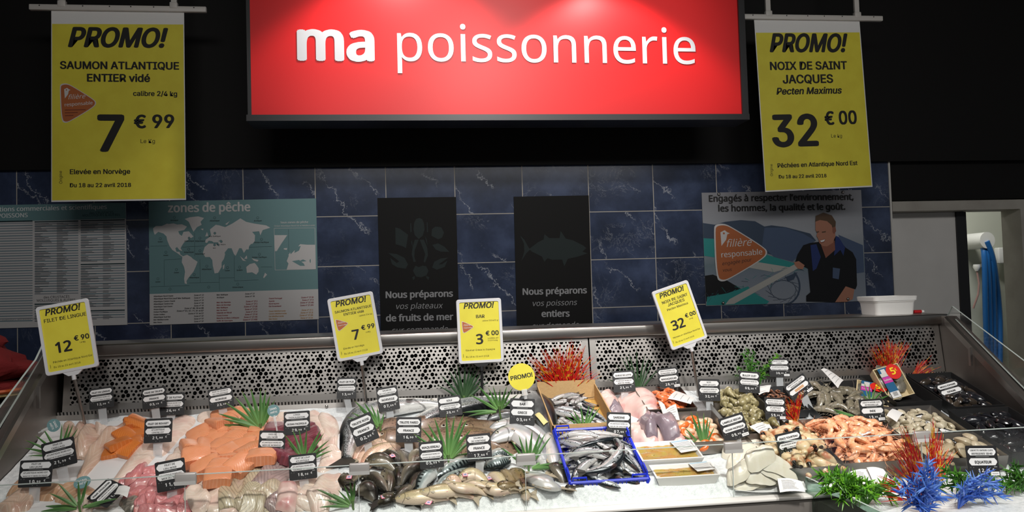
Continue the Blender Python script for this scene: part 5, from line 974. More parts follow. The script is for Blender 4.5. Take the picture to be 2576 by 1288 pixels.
def drape(name, lab, cat, pix, hw, th, mt, prof=None, group=None, wob=.08, kids=None, sm=5, nu=22, nv=10):
    """soft slab whose middle line follows photo points, draped over what lies below"""
    P_ = [BH(x, y, th*.6) for x, y in pix]; S = path_pts([Vector((p.x, max(p.y, 2.475+hw*.15), 0)) for p in P_], nu); prof = prof or [.45, .8, .97, 1, 1, .95, .85, .68, .42]; H = hm_smooth(sm); sd = random.uniform(0, 99)
    top = []; fa = []; fd = []; c = Vector((S[nu//2].x, S[nu//2].y, 0)); xs, ys = [], []
    for i, p in enumerate(S):
        t = i/(nu-1); d = (S[min(nu-1, i+1)]-S[max(0, i-1)]).normalized(); nn = Vector((-d.y, d.x, 0)); k = t*(len(prof)-1); j = min(len(prof)-2, int(k)); w_ = hw*(prof[j]*(1-k+j)+prof[j+1]*(k-j)); endf = min(1, min(t, 1-t)*9+.12)
        for q in range(nv+1):
            v = -1+2*q/nv; ww = w_*(1+wob*mnoise.noise((t*5, v*2, sd))); x = p+nn*(v*ww)+d*(wob*.6*hw*mnoise.noise((v*3, sd, t))); zt = th*(max(0, 1-abs(v)**2.6))**.55*endf**.5*(1+.22*mnoise.noise((t*6, v*1.5, sd+7)))
            top.append((x.x, x.y, zt)); fa.append(t); fd.append(v)
    top = np.array(top); base = hsample(H, top[:, 0], top[:, 1]); base = np.minimum(base, np.median(base)+.05); zt = base+top[:, 2]+.0012; zb_ = base+.0006
    n1 = nv+1; N = len(top); c.z = float(base.mean()); V = [(a-c.x, b-c.y, z-c.z) for (a, b, _), z in zip(top, zt)]+[(a-c.x, b-c.y, z-c.z) for (a, b, _), z in zip(top, zb_)]; f = []
    for i in range(nu-1):
        for q in range(nv): a = i*n1+q; f += [(a, a+1, a+n1+1, a+n1)]; a += N; f += [(a, a+n1, a+n1+1, a+1)]
    bd = [(i*n1, (i+1)*n1) for i in range(nu-1)]+[((nu-1)*n1+q, (nu-1)*n1+q+1) for q in range(nv)]+[((i+1)*n1+nv, i*n1+nv) for i in range(nu-2, -1, -1)]+[(q+1, q) for q in range(nv-1, -1, -1)]
    f += [(b, a, a+N, b+N) for a, b in bd]
    pr = MB().add(V, f, mt, None, fa*2, fd*2)
    o = put(name, pr.mesh(name, 70), None, Matrix.Translation(c), lab, cat, group, 'thing')
    # raise the map
    ii = np.clip(((top[:, 0]-HX0)/HD).astype(int), 1, HNX-2); jj = np.clip(((top[:, 1]-HY0)/HD).astype(int), 1, HNY-2)
    for di in (-1, 0, 1):
        for dj in (-1, 0, 1): np.maximum.at(HM, (jj+dj, ii+di), zt-.0012)
    return o
RECT = [.8, .97, 1, 1, 1, 1, .98, .9]; TAPER = [.35, .8, 1, 1, .95, .85, .7, .5, .3]
def group_drape(items, name, cat, group, desc, per, th, prof=None):
    o = []
    for it in items: o.append(drape(name, '', cat, it[0], it[1], it[3] if len(it) > 3 else th, FL[it[2]], prof if len(it) < 5 else it[4], group))
    rowlabels(o, desc, per); return o
# paper sheets under the fillets
def sheet(lab, quad, mt=PAPER, h=.001, name='paper_sheet', cat='paper', n=14, group=None, lift=None):
    P_ = [B(x, y, lift or .008) for x, y in quad]; H = hm_smooth(4); v = []
    for j in range(n+1):
        for i in range(n+1):
            a, b = i/n, j/n; p = (P_[0]*(1-a)+P_[1]*a)*(1-b)+(P_[3]*(1-a)+P_[2]*a)*b; z = float(hsample(H, [p.x], [p.y])[0])+h+.004*(mnoise.noise((p.x*16, p.y*16, 2)))+.003
            v.append((p.x, p.y, max(z, p.z) if lift else z))
    c = v[len(v)//2]; f = [(j*(n+1)+i, j*(n+1)+i+1, (j+1)*(n+1)+i+1, (j+1)*(n+1)+i) for j in range(n) for i in range(n)]
    return put(name, MB().add([(a-c[0], b-c[1], z-c[2]) for a, b, z in v], f, mt).mesh(name, 180), None, T3(*c), lab, cat, group, 'thing')
WET = mat('white_wet_paper', '#dcdcdc', .35)
sheet('white lining paper under the pale fillets at the left end', [(110, 1055), (385, 1050), (300, 1230), (30, 1262)], WET)
sheet('white lining paper under the salmon blocks', [(390, 1050), (860, 1040), (850, 1200), (330, 1215)], WET)
sheet('white lining paper under the striped fillets at the front', [(20, 1235), (860, 1205), (860, 1283), (0, 1288)], WET)
sheet('white lining paper under the monkfish tails', [(1505, 985), (1700, 980), (1730, 1115), (1560, 1120)], WET)
sheet('white lining paper under the cuttlefish strips', [(1830, 1115), (1930, 1085), (2030, 1215), (1850, 1225)], WET)
group_drape([([(170, 1062), (182, 1095), (195, 1125)], .026, 'cod'), ([(208, 1062), (200, 1100), (192, 1145)], .024, 'cod'), ([(238, 1078), (228, 1100), (205, 1135)], .036, 'cod'), ([(245, 1072), (262, 1085), (275, 1095)], .030, 'white')], 'cod_loin', 'fish fillet', 'cod loins', 'thick pale cod loin at the left wall', 4, .03)
o = group_drape([([(325, 1060), (290, 1095), (245, 1140), (200, 1200)], .036, 'cod'), ([(395, 1100), (370, 1130), (335, 1170), (280, 1222)], .046, 'white'), ([(480, 1035), (450, 1065), (420, 1100), (400, 1140)], .052, 'white'), ([(500, 1036), (530, 1046), (580, 1042), (620, 1044)], .036, 'white'), ([(450, 1125), (478, 1150), (500, 1175)], .036, 'white'), ([(425, 1150), (455, 1165), (485, 1172)], .03, 'white')], 'pale_fillet', 'fish fillet', 'long pale fillets', 'long pale fish fillet left of the salmon blocks', 3, .02, TAPER)
group_drape([([(640, 1030), (675, 1050), (710, 1062)], .03, 'white'), ([(780, 1030), (800, 1060), (810, 1095)], .034, 'white'), ([(815, 1040), (832, 1075), (840, 1115)], .034, 'white'), ([(790, 1095), (815, 1120), (835, 1150)], .038, 'white'), ([(850, 1120), (835, 1150), (805, 1185)], .042, 'white'), ([(705, 1040), (725, 1048), (750, 1040)], .03, 'white'), ([(770, 1085), (790, 1105), (800, 1140)], .03, 'white')], 'plaice_fillet', 'fish fillet', 'plaice fillets', 'thin white plaice fillet right of the tuna', 4, .014, TAPER)
group_drape([([(30, 1222), (85, 1226), (150, 1236)], .036, 'tan'), ([(165, 1222), (195, 1240), (225, 1262)], .048, 'tan'), ([(10, 1280), (45, 1262), (85, 1255)], .042, 'cod'), ([(180, 1285), (205, 1268), (235, 1270)], .03, 'white')], 'pollack_fillet', 'fish fillet', 'pollack fillets', 'tan pollack fillet at the front left corner', 4, .026, RECT)
drape('haddock_piece', 'small haddock piece with silver skin right of the lying tag', 'fish fillet', [(318, 1250), (332, 1262), (345, 1278)], .028, .022, FL['skin'], RECT)
sa = []
for i, (x, y, a) in enumerate(((352, 1192, 35), (335, 1212, 20), (372, 1180, 30), (395, 1178, 40), (365, 1215, 25), (345, 1238, 15), (385, 1235, 30), (410, 1232, 20), (372, 1258, 25), (420, 1255, 35), (350, 1262, 70), (455, 1235, 60), (440, 1268, 40), (400, 1270, 15), (470, 1258, 80), (378, 1278, 20), (430, 1278, 5), (462, 1280, 60), (412, 1205, 30), (340, 1185, 50))):
    d = Vector((math.cos(R(a)), -math.sin(R(a))))*random.uniform(34, 46); sa.append(([(x-d.x, y-d.y*.55), (x+random.uniform(-3, 3), y), (x+d.x, y+d.y*.55)], .019, 'saithe', .016))
group_drape(sa, 'saithe_fillet', 'fish fillet', 'pink saithe fillets', 'pink red saithe fillet in its pile', 5, .016, TAPER)
group_drape([([(480, 1140), (510, 1180), (532, 1225)], .042, 'white'), ([(545, 1165), (556, 1210), (560, 1260)], .040, 'white'), ([(512, 1205), (535, 1245), (548, 1285)], .050, 'white'), ([(480, 1225), (500, 1255), (510, 1288)], .036, 'white'), ([(555, 1250), (575, 1270), (590, 1290)], .04, 'white')], 'pale_fillet', 'fish fillet', 'pale front fillets', 'long pale fillet left of the striped fillets', 3, .02, TAPER)
group_drape([([(612, 1160), (602, 1205), (596, 1265)], .056, 'loup'), ([(672, 1152), (655, 1195), (640, 1235)], .046, 'loup'), ([(712, 1150), (690, 1195), (655, 1245)], .050, 'mauve'), ([(640, 1210), (630, 1245), (615, 1285)], .036, 'loup'), ([(715, 1222), (685, 1240), (650, 1285)], .044, 'loup'), ([(735, 1250), (715, 1265), (690, 1290)], .044, 'mauve'), ([(605, 1260), (640, 1272), (665, 1285)], .05, 'loup')], 'wolffish_fillet', 'fish fillet', 'striped wolffish fillets', 'greyish fillet with wavy stripes at the front', 4, .018, RECT)
group_drape([([(755, 1210), (745, 1240), (735, 1275)], .040, 'white'), ([(800, 1205), (790, 1235), (770, 1275)], .040, 'white'), ([(835, 1195), (822, 1225), (805, 1260)], .042, 'white'), ([(780, 1258), (800, 1270), (830, 1262)], .036, 'white'), ([(725, 1212), (722, 1235), (715, 1262)], .03, 'monk')], 'pinkish_fillet', 'fish fillet', 'pinkish white fillets', 'pinkish white fillet below the wolffish tag', 3, .02, RECT)
# ---- salmon and trout blocks, tuna
def block(L, W, T, mt, sd):
    random.seed(sd); b = MB(); n = 9; rings = []; fa = []; fd = []
    for i in range(n):
        t = i/(n-1); e = .93 if i in (0, n-1) else 1; rg = []; sk = (t-.5)*.2*W; hh = T*(1-.12*(t-.4))
        for x, z in ((-.48, 0), (-.52, .5), (-.50, .86), (-.44, .97), (-.2, 1.02), (.10, 1.0), (.36, .92), (.47, .80), (.52, .4), (.49, 0)):
            rg.append((x*W*e+sk+random.uniform(-.01, .01)*W, (t-.5)*L, z*hh*e)); fa.append(t); fd.append(x*2)
        rings.append(rg)
    b.loft(rings, mt, fa=fa, fd=fd); return b
SB = [Proto('salmon_block', block(l, w_, t_, FL['salmon'], i), smooth=46) for i, (l, w_, t_) in enumerate(((.075, .095, .036), (.085, .085, .032), (.065, .10, .038), (.09, .075, .034)))]
TB = [Proto('trout_block', block(l, w_, t_, FL['trout'], i+9), smooth=46) for i, (l, w_, t_) in enumerate(((.075, .085, .022), (.09, .07, .02)))]
UB = [Proto('tuna_piece', block(l, w_, t_, FL['tuna'], i+20), smooth=46) for i, (l, w_, t_) in enumerate(((.09, .08, .035), (.075, .09, .03)))]
random.seed(21)
def blocks(pr, pts, L, W, T, cat, grp, desc, per, h=.03):
    o = []
    for x, y, a in pts: p = BH(x, y, T*.6); X = settle(p.x, p.y, R(a), L, W, T*.85, 44, 20); o.append(random.choice(pr).spawn(X, '', cat, grp))
    rowlabels(o, desc, per)
blocks(TB, ((340, 1066, 40), (352, 1085, 20), (318, 1098, 60), (335, 1112, 30), (292, 1128, 10), (322, 1130, 70), (348, 1058, 80), (300, 1112, 45)), .075, .07, .02, 'fish fillet', 'orange trout pieces', 'dark orange trout piece left of the rouget tag', 4)
blocks(SB, ((560, 1052, 20), (605, 1048, -10), (640, 1055, 30), (530, 1078, 40), (575, 1075, 15), (620, 1078, -20), (655, 1080, 10), (505, 1092, 25), (548, 1098, 30), (598, 1100, -15), (640, 1105, 20), (480, 1118, 35), (520, 1118, 20), (565, 1122, -10), (610, 1125, 15), (652, 1130, 10), (492, 1140, 30), (540, 1145, 20), (585, 1150, 0), (625, 1152, -20), (660, 1150, 15), (520, 1165, 25), (562, 1172, 10), (605, 1172, -15), (548, 1192, 20), (575, 1140, 60), (635, 1128, -30), (550, 1062, 50)), .078, .085, .034, 'fish fillet', 'orange salmon blocks', 'orange salmon block in its heap', 6, .04)
blocks(UB, ((695, 1080, 10), (722, 1090, 40), (755, 1082, -10), (778, 1095, 20), (705, 1112, -20), (735, 1118, 10), (768, 1112, 30), (715, 1140, 60), (742, 1142, 0)), .08, .08, .03, 'fish fillet', 'dark red tuna pieces', 'dark red tuna piece round the tuna tag', 4)
# ---- monkfish tails
for lab, pix, hw, k_ in (('pale monkfish tail nearest the wooden crate', [(1525, 985), (1535, 1010), (1545, 1045)], 0.04, 'monk'), ('broad pink monkfish body with flaps below the monkfish tag', [(1590, 985), (1615, 1005), (1635, 1035)], 0.075, 'monk'), ('pink monkfish end at the front left', [(1595, 1075), (1620, 1095), (1645, 1118)], 0.055, 'monk'), ('pink monkfish end at the front right', [(1665, 1085), (1690, 1098), (1712, 1116)], 0.055, 'monk'), ('grey skinned monkfish tail at the left of the pile', [(1540, 1012), (1550, 1040), (1555, 1065)], 0.04, 'monkd'), ('grey monkfish tail in the middle pointing to the shopper', [(1618, 1030), (1628, 1065), (1640, 1100)], 0.042, 'monkd'), ('grey and pink monkfish tail at the right', [(1650, 1050), (1670, 1075), (1695, 1110)], 0.055, 'monkd')):
    drape('monkfish_tail', lab, 'fish', pix, hw, .045, FL[k_], [.7, .95, 1, .95, .8, .62, .45], 'monkfish tails')
# ---- cuttlefish strips
cs = []
for i, (x, y, a, w_) in enumerate(((1880, 1120, 20, .05), (1858, 1130, -10, .05), (1905, 1140, 30, .05), (1870, 1155, 10, .05), (1925, 1160, -15, .05), (1895, 1172, 25, .05), (1940, 1180, -20, .045), (1880, 1195, 5, .045), (1920, 1198, 15, .045), (1960, 1195, -20, .04), (1860, 1180, 40, .04), (1975, 1215, -10, .04), (1930, 1215, 10, .04))):
    d = Vector((math.cos(R(a)), -math.sin(R(a))))*42; cs.append(([(x-d.x, y-d.y*.5), (x, y-3), (x+d.x, y+d.y*.5)], w_*.62, 'squid', .024, [.7, .95, 1, 1, .95, .8, .5]))
group_drape(cs, 'cuttlefish_strip', 'cuttlefish', 'white cuttlefish strips', 'glossy white cuttlefish strip in its pile', 4, .02)
# ================================================================ shellfish
def shrimpmat(nm, a, b, c): 
    s = NT(nm); fa = s.att('fa'); v = s.math('SINE', s.math('MULTIPLY', fa, 44.)); col = s.ramp(fa, [(0, b), (.35, a), (.8, a), (1, b)]).outputs[0]; col = s.mix(s.ramp(s.noise(60, 3), [(.4, 0.), (.7, 1.)]), col, c); col = s.mix(s.math('MULTIPLY', s.math('GREATER_THAN', v, .82), .5), col, b); return s.set(col, .28, 0, .4, sss=.05)
PINK = shrimpmat('cooked_shrimp_shell', '#eda47a', '#dd8250', '#f3c4a0'); PINKD = shrimpmat('orange_shrimp_shell', '#e07038', '#cc5826', '#ec9a68'); RAW = shrimpmat('raw_prawn_shell', '#77705f', '#4f4a40', '#8f8775'); BRN = shrimpmat('brown_shrimp_shell', '#8a5a42', '#6d4434', '#a3755c')
def shrimp(name, L, mt, curl, legs=True, ant=True, seed=0):
    random.seed(seed); n = 15; pts = []; a = 0; x = y = 0
    for i in range(n):
        t = i/(n-1); pts.append(Vector((x, y, 0))); a = curl*max(0, (t-.38))/.62*1.0; x += L/n*math.cos(a); y -= L/n*math.sin(a)
    c = sum(pts, Vector())/n; pts = [p-c for p in pts]; rings = []; fa = []
    for i, p in enumerate(pts):
        t = i/(n-1); d = (pts[min(n-1, i+1)]-pts[max(0, i-1)]).normalized(); nn = Vector((-d.y, d.x, 0)); r = L*(.034+.092*math.sin(min(1, t*2.6+.10)*math.pi/2) if t < .4 else .125*(1-(t-.4)/.6)**.75+.018); r *= 1+(.07 if (i % 2 and t > .38) else 0)
        rings.append([tuple(p+nn*(r*math.cos(2*math.pi*q/8))+Vector((0, 0, r*.82*math.sin(2*math.pi*q/8)+r*.8+L*.01))) for q in range(8)]); fa += [t]*8
    b = MB().loft(rings, mt, fa=fa); k = []
    h = pts[0]; d0 = (pts[0]-pts[1]).normalized(); n0 = Vector((-d0.y, d0.x, 0))
    b.tube([h+Vector((0, 0, L*.05)), h+d0*L*.16+n0*(-L*.03)+Vector((0, 0, L*.07))], [L*.016, L*.002], mt, 5)
    e = pts[-1]; de = (pts[-1]-pts[-2]).normalized(); ne = Vector((-de.y, de.x, 0)); f = MB()
    for s_ in (-1, 0, 1):
        o = e+Vector((0, 0, L*.02)); v = (de+ne*s_*.5).normalized()*L*.15; w_ = v.cross(Vector((0, 0, 1))).normalized()*L*.03; f.add([tuple(q) for q in (o, o+v*.5+w_, o+v, o+v*.5-w_, o+v*.5+Vector((0, 0, L*.014)))], [(0, 3, 4), (3, 2, 4), (2, 1, 4), (1, 0, 4), (0, 1, 2, 3)], mt, None, [1]*5, [0]*5)
    k.append(('tail_fan', f))
    if legs:
        f = MB()
        for i in (2, 3, 4, 5, 6, 8, 9, 10):
            p = pts[i]; d = (pts[i+1]-pts[i-1]).normalized(); nn = Vector((d.y, -d.x, 0)); z = Vector((0, 0, L*.03)); q = p+nn*L*.06+z; f.tube([q, q+nn*L*.09+d*L*random.uniform(-.05, .03)+Vector((0, 0, L*.02)), q+nn*L*.13+d*L*random.uniform(-.14, .0)], [L*.011, L*.008, L*.003], mt, 4)
        k.append(('legs', f))
    if ant:
        f = MB()
        for s_ in (-1, 1):
            o = h+d0*L*.02+Vector((0, 0, L*.06)); q = [o+d0*(L*.17*j)+n0*s_*L*.035*j*j*random.uniform(.4, 1)-d0*L*.012*j*j+Vector((0, 0, L*.015*j*(3-j))) for j in range(5)]; f.tube(q, [L*.008, L*.006, L*.005, L*.004, L*.002], mt, 4)
        k.append(('antennae', f))
        f = MB(); [f.ell(tuple(h+d0*L*.01+n0*s_*L*.03+Vector((0, 0, L*.07))), (L*.016,)*3, EYEB, nu=6, nv=4) for s_ in (-1, 1)]; k.append(('eyes', f))
    return Proto(name, b, k)
SH_ = [shrimp('cooked_shrimp', .105, PINK, c, seed=i) for i, c in enumerate((1.6, 2.3, .9, 3.0))]; SD = [shrimp('orange_shrimp', .075, PINKD, c, ant=True, seed=i+5) for i, c in enumerate((2.2, 3.0, 1.5))]; SR = [shrimp('raw_prawn', .12, RAW, c, seed=i+9) for i, c in enumerate((1.0, 1.7, .6))]; SBn = [shrimp('brown_shrimp', .034, BRN, c, False, False, seed=i+14) for i, c in enumerate((3.4, 4.2))]
random.seed(31)
heap(SH_, 98, .10, .04, .02, '', 'shrimp', 'cooked shrimp heap', 'pink orange cooked shrimp in the big heap', 10, box=(1.43, 1.635, 2.495, 2.73), q=66, roll=.5)
heap(SD, 30, .075, .035, .016, '', 'shrimp', 'orange shrimp', 'deep orange shrimp below the Madagascar tag', 7, box=(.89, 1.03, 2.93, 3.08), q=66, roll=.4)
heap(SR, 28, .12, .04, .02, '', 'prawn', 'raw prawns', 'grey raw prawn in the black tub', 7, box=(1.55, 1.77, 2.84, 3.06), q=66, roll=.4)
heap(SBn, 70, .036, .03, .009, '', 'shrimp', 'tiny brown shrimp', 'tiny curled brown shrimp behind the whelks', 10, box=(1.365, 1.475, 2.90, 3.075), q=66, roll=.6)
BIG = [shrimp('large_shrimp', .15, PINKD, .8, seed=44)]
heap(BIG, [(1985, 1078), (1968, 1090), (2010, 1092)], .15, .05, .03, '', 'shrimp', 'large red shrimp', 'large red orange shrimp right below the Atlantique Centre Est tag', 3, box=(1.2, 1.36, 2.60, 2.8), rots=[-1.0, -.6])
SC1 = mat('scallop_flesh', '#e3c9ac', .3, col2='#dcb794', scale=40, coat=.4, sss=.06); SC2 = mat('scallop_coral', '#e0702e', .28, coat=.5)
def scallop(i):
    random.seed(i); b = MB(); b.loft([[(.019*r*math.cos(2*math.pi*q/14), .019*r*math.sin(2*math.pi*q/14), z) for q in range(14)] for r, z in ((.8, 0), (1, .004), (1.02, .011), (.92, .017), (.6, .020))], SC1)
    m = MB(); pts = [Vector((.021*math.cos(a), .021*math.sin(a), .008)) for a in np.linspace(.2, 2.6+random.random(), 8)]; m.tube(pts, [.003, .007, .009, .0095, .009, .008, .006, .002], SC2, 8); return Proto('scallop', b, [('coral', m)], 60)
SCP = [scallop(i) for i in range(3)]; random.seed(32)
heap(SCP, 28, .045, .042, .02, '', 'scallop', 'shelled scallops', 'pale scallop with orange coral in its tray', 7, box=(.925, 1.08, 2.685, 2.86), q=66, roll=.5)
def shellmat(nm, a, b, c, sc=60, rough=.4, rings=0):
    s = NT(nm); col = s.mix(s.ramp(s.noise(sc, 4, .65), [(.35, 0.), (.65, 1.)]), a, b); col = s.mix(s.rnd(), col, s.mix(.55, col, c))
    if rings: col = s.mix(s.math('MULTIPLY', s.math('GREATER_THAN', s.math('SINE', s.math('MULTIPLY', s.att('fa'), rings)), .5), .45), col, c)
    s.bump(s.noise(sc*2, 3), .25, .001); return s.set(col, rough, 0, .25)
WH = shellmat('whelk_shell', '#8d8459', '#5f583a', '#c2b68c'); WHF = mat('whelk_mouth', '#d8d0bb', .4); CL = shellmat('clam_shell', '#b8ad92', '#8f8466', '#d6cdb8', 70, .4, 60); CLB = shellmat('big_clam_shell', '#b9a78a', '#a08c6c', '#cdbfa6', 30, .45, 50); MU = shellmat('mussel_shell', '#15161a', '#24262c', '#1a1614', 30, .18); MUB = shellmat('brown_mussel_shell', '#2c2620', '#17161a', '#4a3f33', 30, .22)
def whelk():
    b = MB(); rings = []; L = .046; n = 26
    for i in range(n):
        t = i/(n-1); r = .0155*(t**.8)*(1+.13*math.sin(t*26)) if t < .72 else .0155*(1-((t-.72)/.28)**2*.75)
        rings.append([((t-.5)*L, r*math.cos(2*math.pi*q/12+t*3), r*math.sin(2*math.pi*q/12+t*3)+.0135) for q in range(12)])
    b.loft(rings, WH); m = MB(); m.ell((.013, -.006, .019), (.009, .006, .006), WHF, nu=8, nv=5); return Proto('whelk', b, [('shell_mouth', m)], 60)
def bivalve(nm, L, W, T, mt, pw=1.0, lip=None, asym=.0):
    b = MB()
    for s_ in (1, -1):
        V, fa, f = [], [], []; n, mR = 16, 6
        for i in range(mR+1):
            r = i/mR
            for q in range(n): a = 2*math.pi*q/n; V.append((L/2*(r*math.cos(a)*(1-asym*math.cos(a))+ (1-r)*-.55), W/2*r*math.sin(a)*(1-asym*1.6*math.cos(a) if asym else 1), T/2+s_*T/2*(1-r**2.2)**.7*pw)); fa.append(r)
        for i in range(mR):
            for q in range(n): k = (q+1) % n; f.append((i*n+q, i*n+k, (i+1)*n+k, (i+1)*n+q) if s_ < 0 else (i*n+q, (i+1)*n+q, (i+1)*n+k, i*n+k))
        b.add(V, f, mt, None, fa, [0]*len(V))
    return Proto(nm, b, [], 60)
random.seed(33)
heap([whelk()], 68, .046, .030, .026, '', 'whelk', 'cooked whelks', 'olive green whelk shell in the steel tray', 9, box=(1.15, 1.31, 2.745, 3.035), q=68, roll=2.5, smin=.85, smax=1.3)
heap([bivalve('small_clam', .032, .027, .018, CL)], 110, .032, .027, .018, '', 'clam', 'small pale clams', 'small pale clam in the steel tray', 10, box=(1.72, 1.945, 2.66, 2.83), q=68, roll=1.0)
heap([bivalve('big_clam', .058, .046, .028, CLB)], 24, .058, .046, .028, '', 'clam', 'big beige clams', 'big beige clam behind the Equateur tag', 7, box=(1.72, 1.94, 2.495, 2.60), q=68, roll=.6)
MP = [bivalve('mussel', .062, .032, .024, MU, 1, None, .28), bivalve('mussel', .055, .03, .022, MUB, 1, None, .28)]
heap(MP, 56, .06, .032, .023, '', 'mussel', 'mussels in the back tub', 'wet dark mussel in the back right tub', 10, box=(2.06, 2.205, 2.83, 3.07), q=66, roll=1.2)
heap(MP[:1], 76, .06, .032, .023, '', 'mussel', 'mussels in the front tub', 'black mussel in the front right tub', 10, box=(2.015, 2.205, 2.50, 2.755), q=66, roll=1.2)
CR = NT('crab_claw_shell'); CR.bump(CR.noise(120, 3), .25, .001); CR = CR.set(CR.mix(CR.ramp(CR.noise(28, 3), [(.48, 0.), (.62, 1.)]), CR.mix(CR.noise(70, 3), '#d9c7a2', '#c2a982'), '#b4714c'), .4, 0, .2); TIP = mat('claw_tip', '#17130f', .3)
def claw(i):
    random.seed(i); b = MB(); b.loft([[(x, .5*w_*math.cos(2*math.pi*q/12)+.004*math.sin(x*60), .36*w_*math.sin(2*math.pi*q/12)+.0175) for q in range(12)] for x, w_ in ((-.036, .014), (-.031, .030), (-.018, .045), (-.002, .049), (.012, .044), (.022, .034))], CR)
    k = []
    for nm, s_, o in (('fixed_finger', 1, 0), ('moving_finger', -1, .006*i)):
        m = MB(); m.tube([(.014, s_*.011, .017), (.026, s_*(.015+o), .018), (.034, s_*(.013+o), .018)], [.0125, .0105, .0075], CR, 8); m.tube([(.033, s_*(.0133+o), .018), (.041, s_*(.009+o), .0175), (.047, s_*(.003+o), .017)], [.0078, .0058, .0014], TIP, 8); k.append((nm, m))
    m = MB(); m.ell((-.041, .005, .014), (.012, .011, .010), CR, nu=8, nv=5); m.ell((-.054, .016, .012), (.011, .009, .009), CR, nu=8, nv=5); k.append(('wrist_joint', m)); return Proto('crab_claw', b, k, 60)
CP = [claw(i) for i in range(3)]; random.seed(34)
heap(CP, 32, .09, .045, .03, '', 'crab claw', 'crab claws', 'beige crab claw left of the shrimp heap', 8, box=(1.20, 1.345, 2.50, 2.66), q=66, roll=.8)
# ================================================================ packs, papers, labels
# white trays of marinated fish
SAUCE = NT('herb_marinade'); n1 = SAUCE.noise(30, 3); n2 = SAUCE.noise(220, 2); c = SAUCE.mix(SAUCE.ramp(n1, [(.4, 0.), (.62, 1.)]), '#b8a052', '#bd8b4e'); SAUCE.bump(n1, .3, .004); SAUCE = SAUCE.set(SAUCE.mix(SAUCE.math('GREATER_THAN', n2, .66), c, '#6b5a2c'), .2, 0, .6)
LABB = mat('pale_blue_print', '#9dbccf', .5)
def foodtray(lab, x0, x1, y0, y1, h0, h):
    t, q = tub('marinade_tray', lab, 'food tray', x0, x1, y0, y1, h0+h, WHITE, .006, h0, .016, fill=h-.012)
    v = lambda i, z: [(x0+i, y0+i, bedz(y0+i)+z), (x1-i, y0+i, bedz(y0+i)+z), (x1-i, y1-i, bedz(y1-i)+z), (x0+i, y1-i, bedz(y1-i)+z)]
    n = 20; P_ = [Vector(p) for p in v(.011, h0+h-.010)]; g = [((P_[0]*(1-i/n)+P_[1]*i/n)*(1-j/n)+(P_[3]*(1-i/n)+P_[2]*i/n)*j/n) for j in range(n+1) for i in range(n+1)]; g = [(p.x, p.y, p.z+.004*mnoise.noise((p.x*60, p.y*60, 4))) for p in g]
    MB().add(g, [(j*(n+1)+i, j*(n+1)+i+1, (j+1)*(n+1)+i+1, (j+1)*(n+1)+i) for j in range(n) for i in range(n)], SAUCE).obj('marinated_fish', t, q, smooth=180)
    MB().add(v(.003, h0+h+.0006), [(0, 1, 2, 3)], FILM).obj('film_lid', t, q, smooth=0)
    P_ = [Vector(p) for p in v(.0, h0+h+.0016)]; L = lambda a, b: (P_[0]*(1-a)+P_[1]*a)*(1-b)+(P_[3]*(1-a)+P_[2]*a)*b; m = MB()
    m.add([L(a, b) for a, b in ((.68, .28), (.97, .38), (.92, 1.0), (.62, .92))], [(0, 1, 2, 3)], PAPER); up = Vector((0, 0, .0006))
    m.add([L(a, b)+up for a, b in ((.635, .84), (.93, .92), (.92, .98), (.63, .90))], [(0, 1, 2, 3)], LABB)
    for k in range(6): b = .76-k*.07; m.add([L(a, b_)+up for a, b_ in ((.655+k*.003, b), (.93, b+.09), (.93, b+.105), (.655+k*.003, b+.015))], [(0, 1, 2, 3)], GREYI)
    m.obj('product_label', t, q, smooth=0)
FILM = glassmat('clear_film', '#ffffff', 1.3, .06)
foodtray('white film covered tray of marinated fish, rear of the pair', .735, .945, 2.55, 2.668, .008, .044)
foodtray('white film covered tray of marinated fish, front of the pair', .755, .965, 2.466, 2.545, .0, .040)
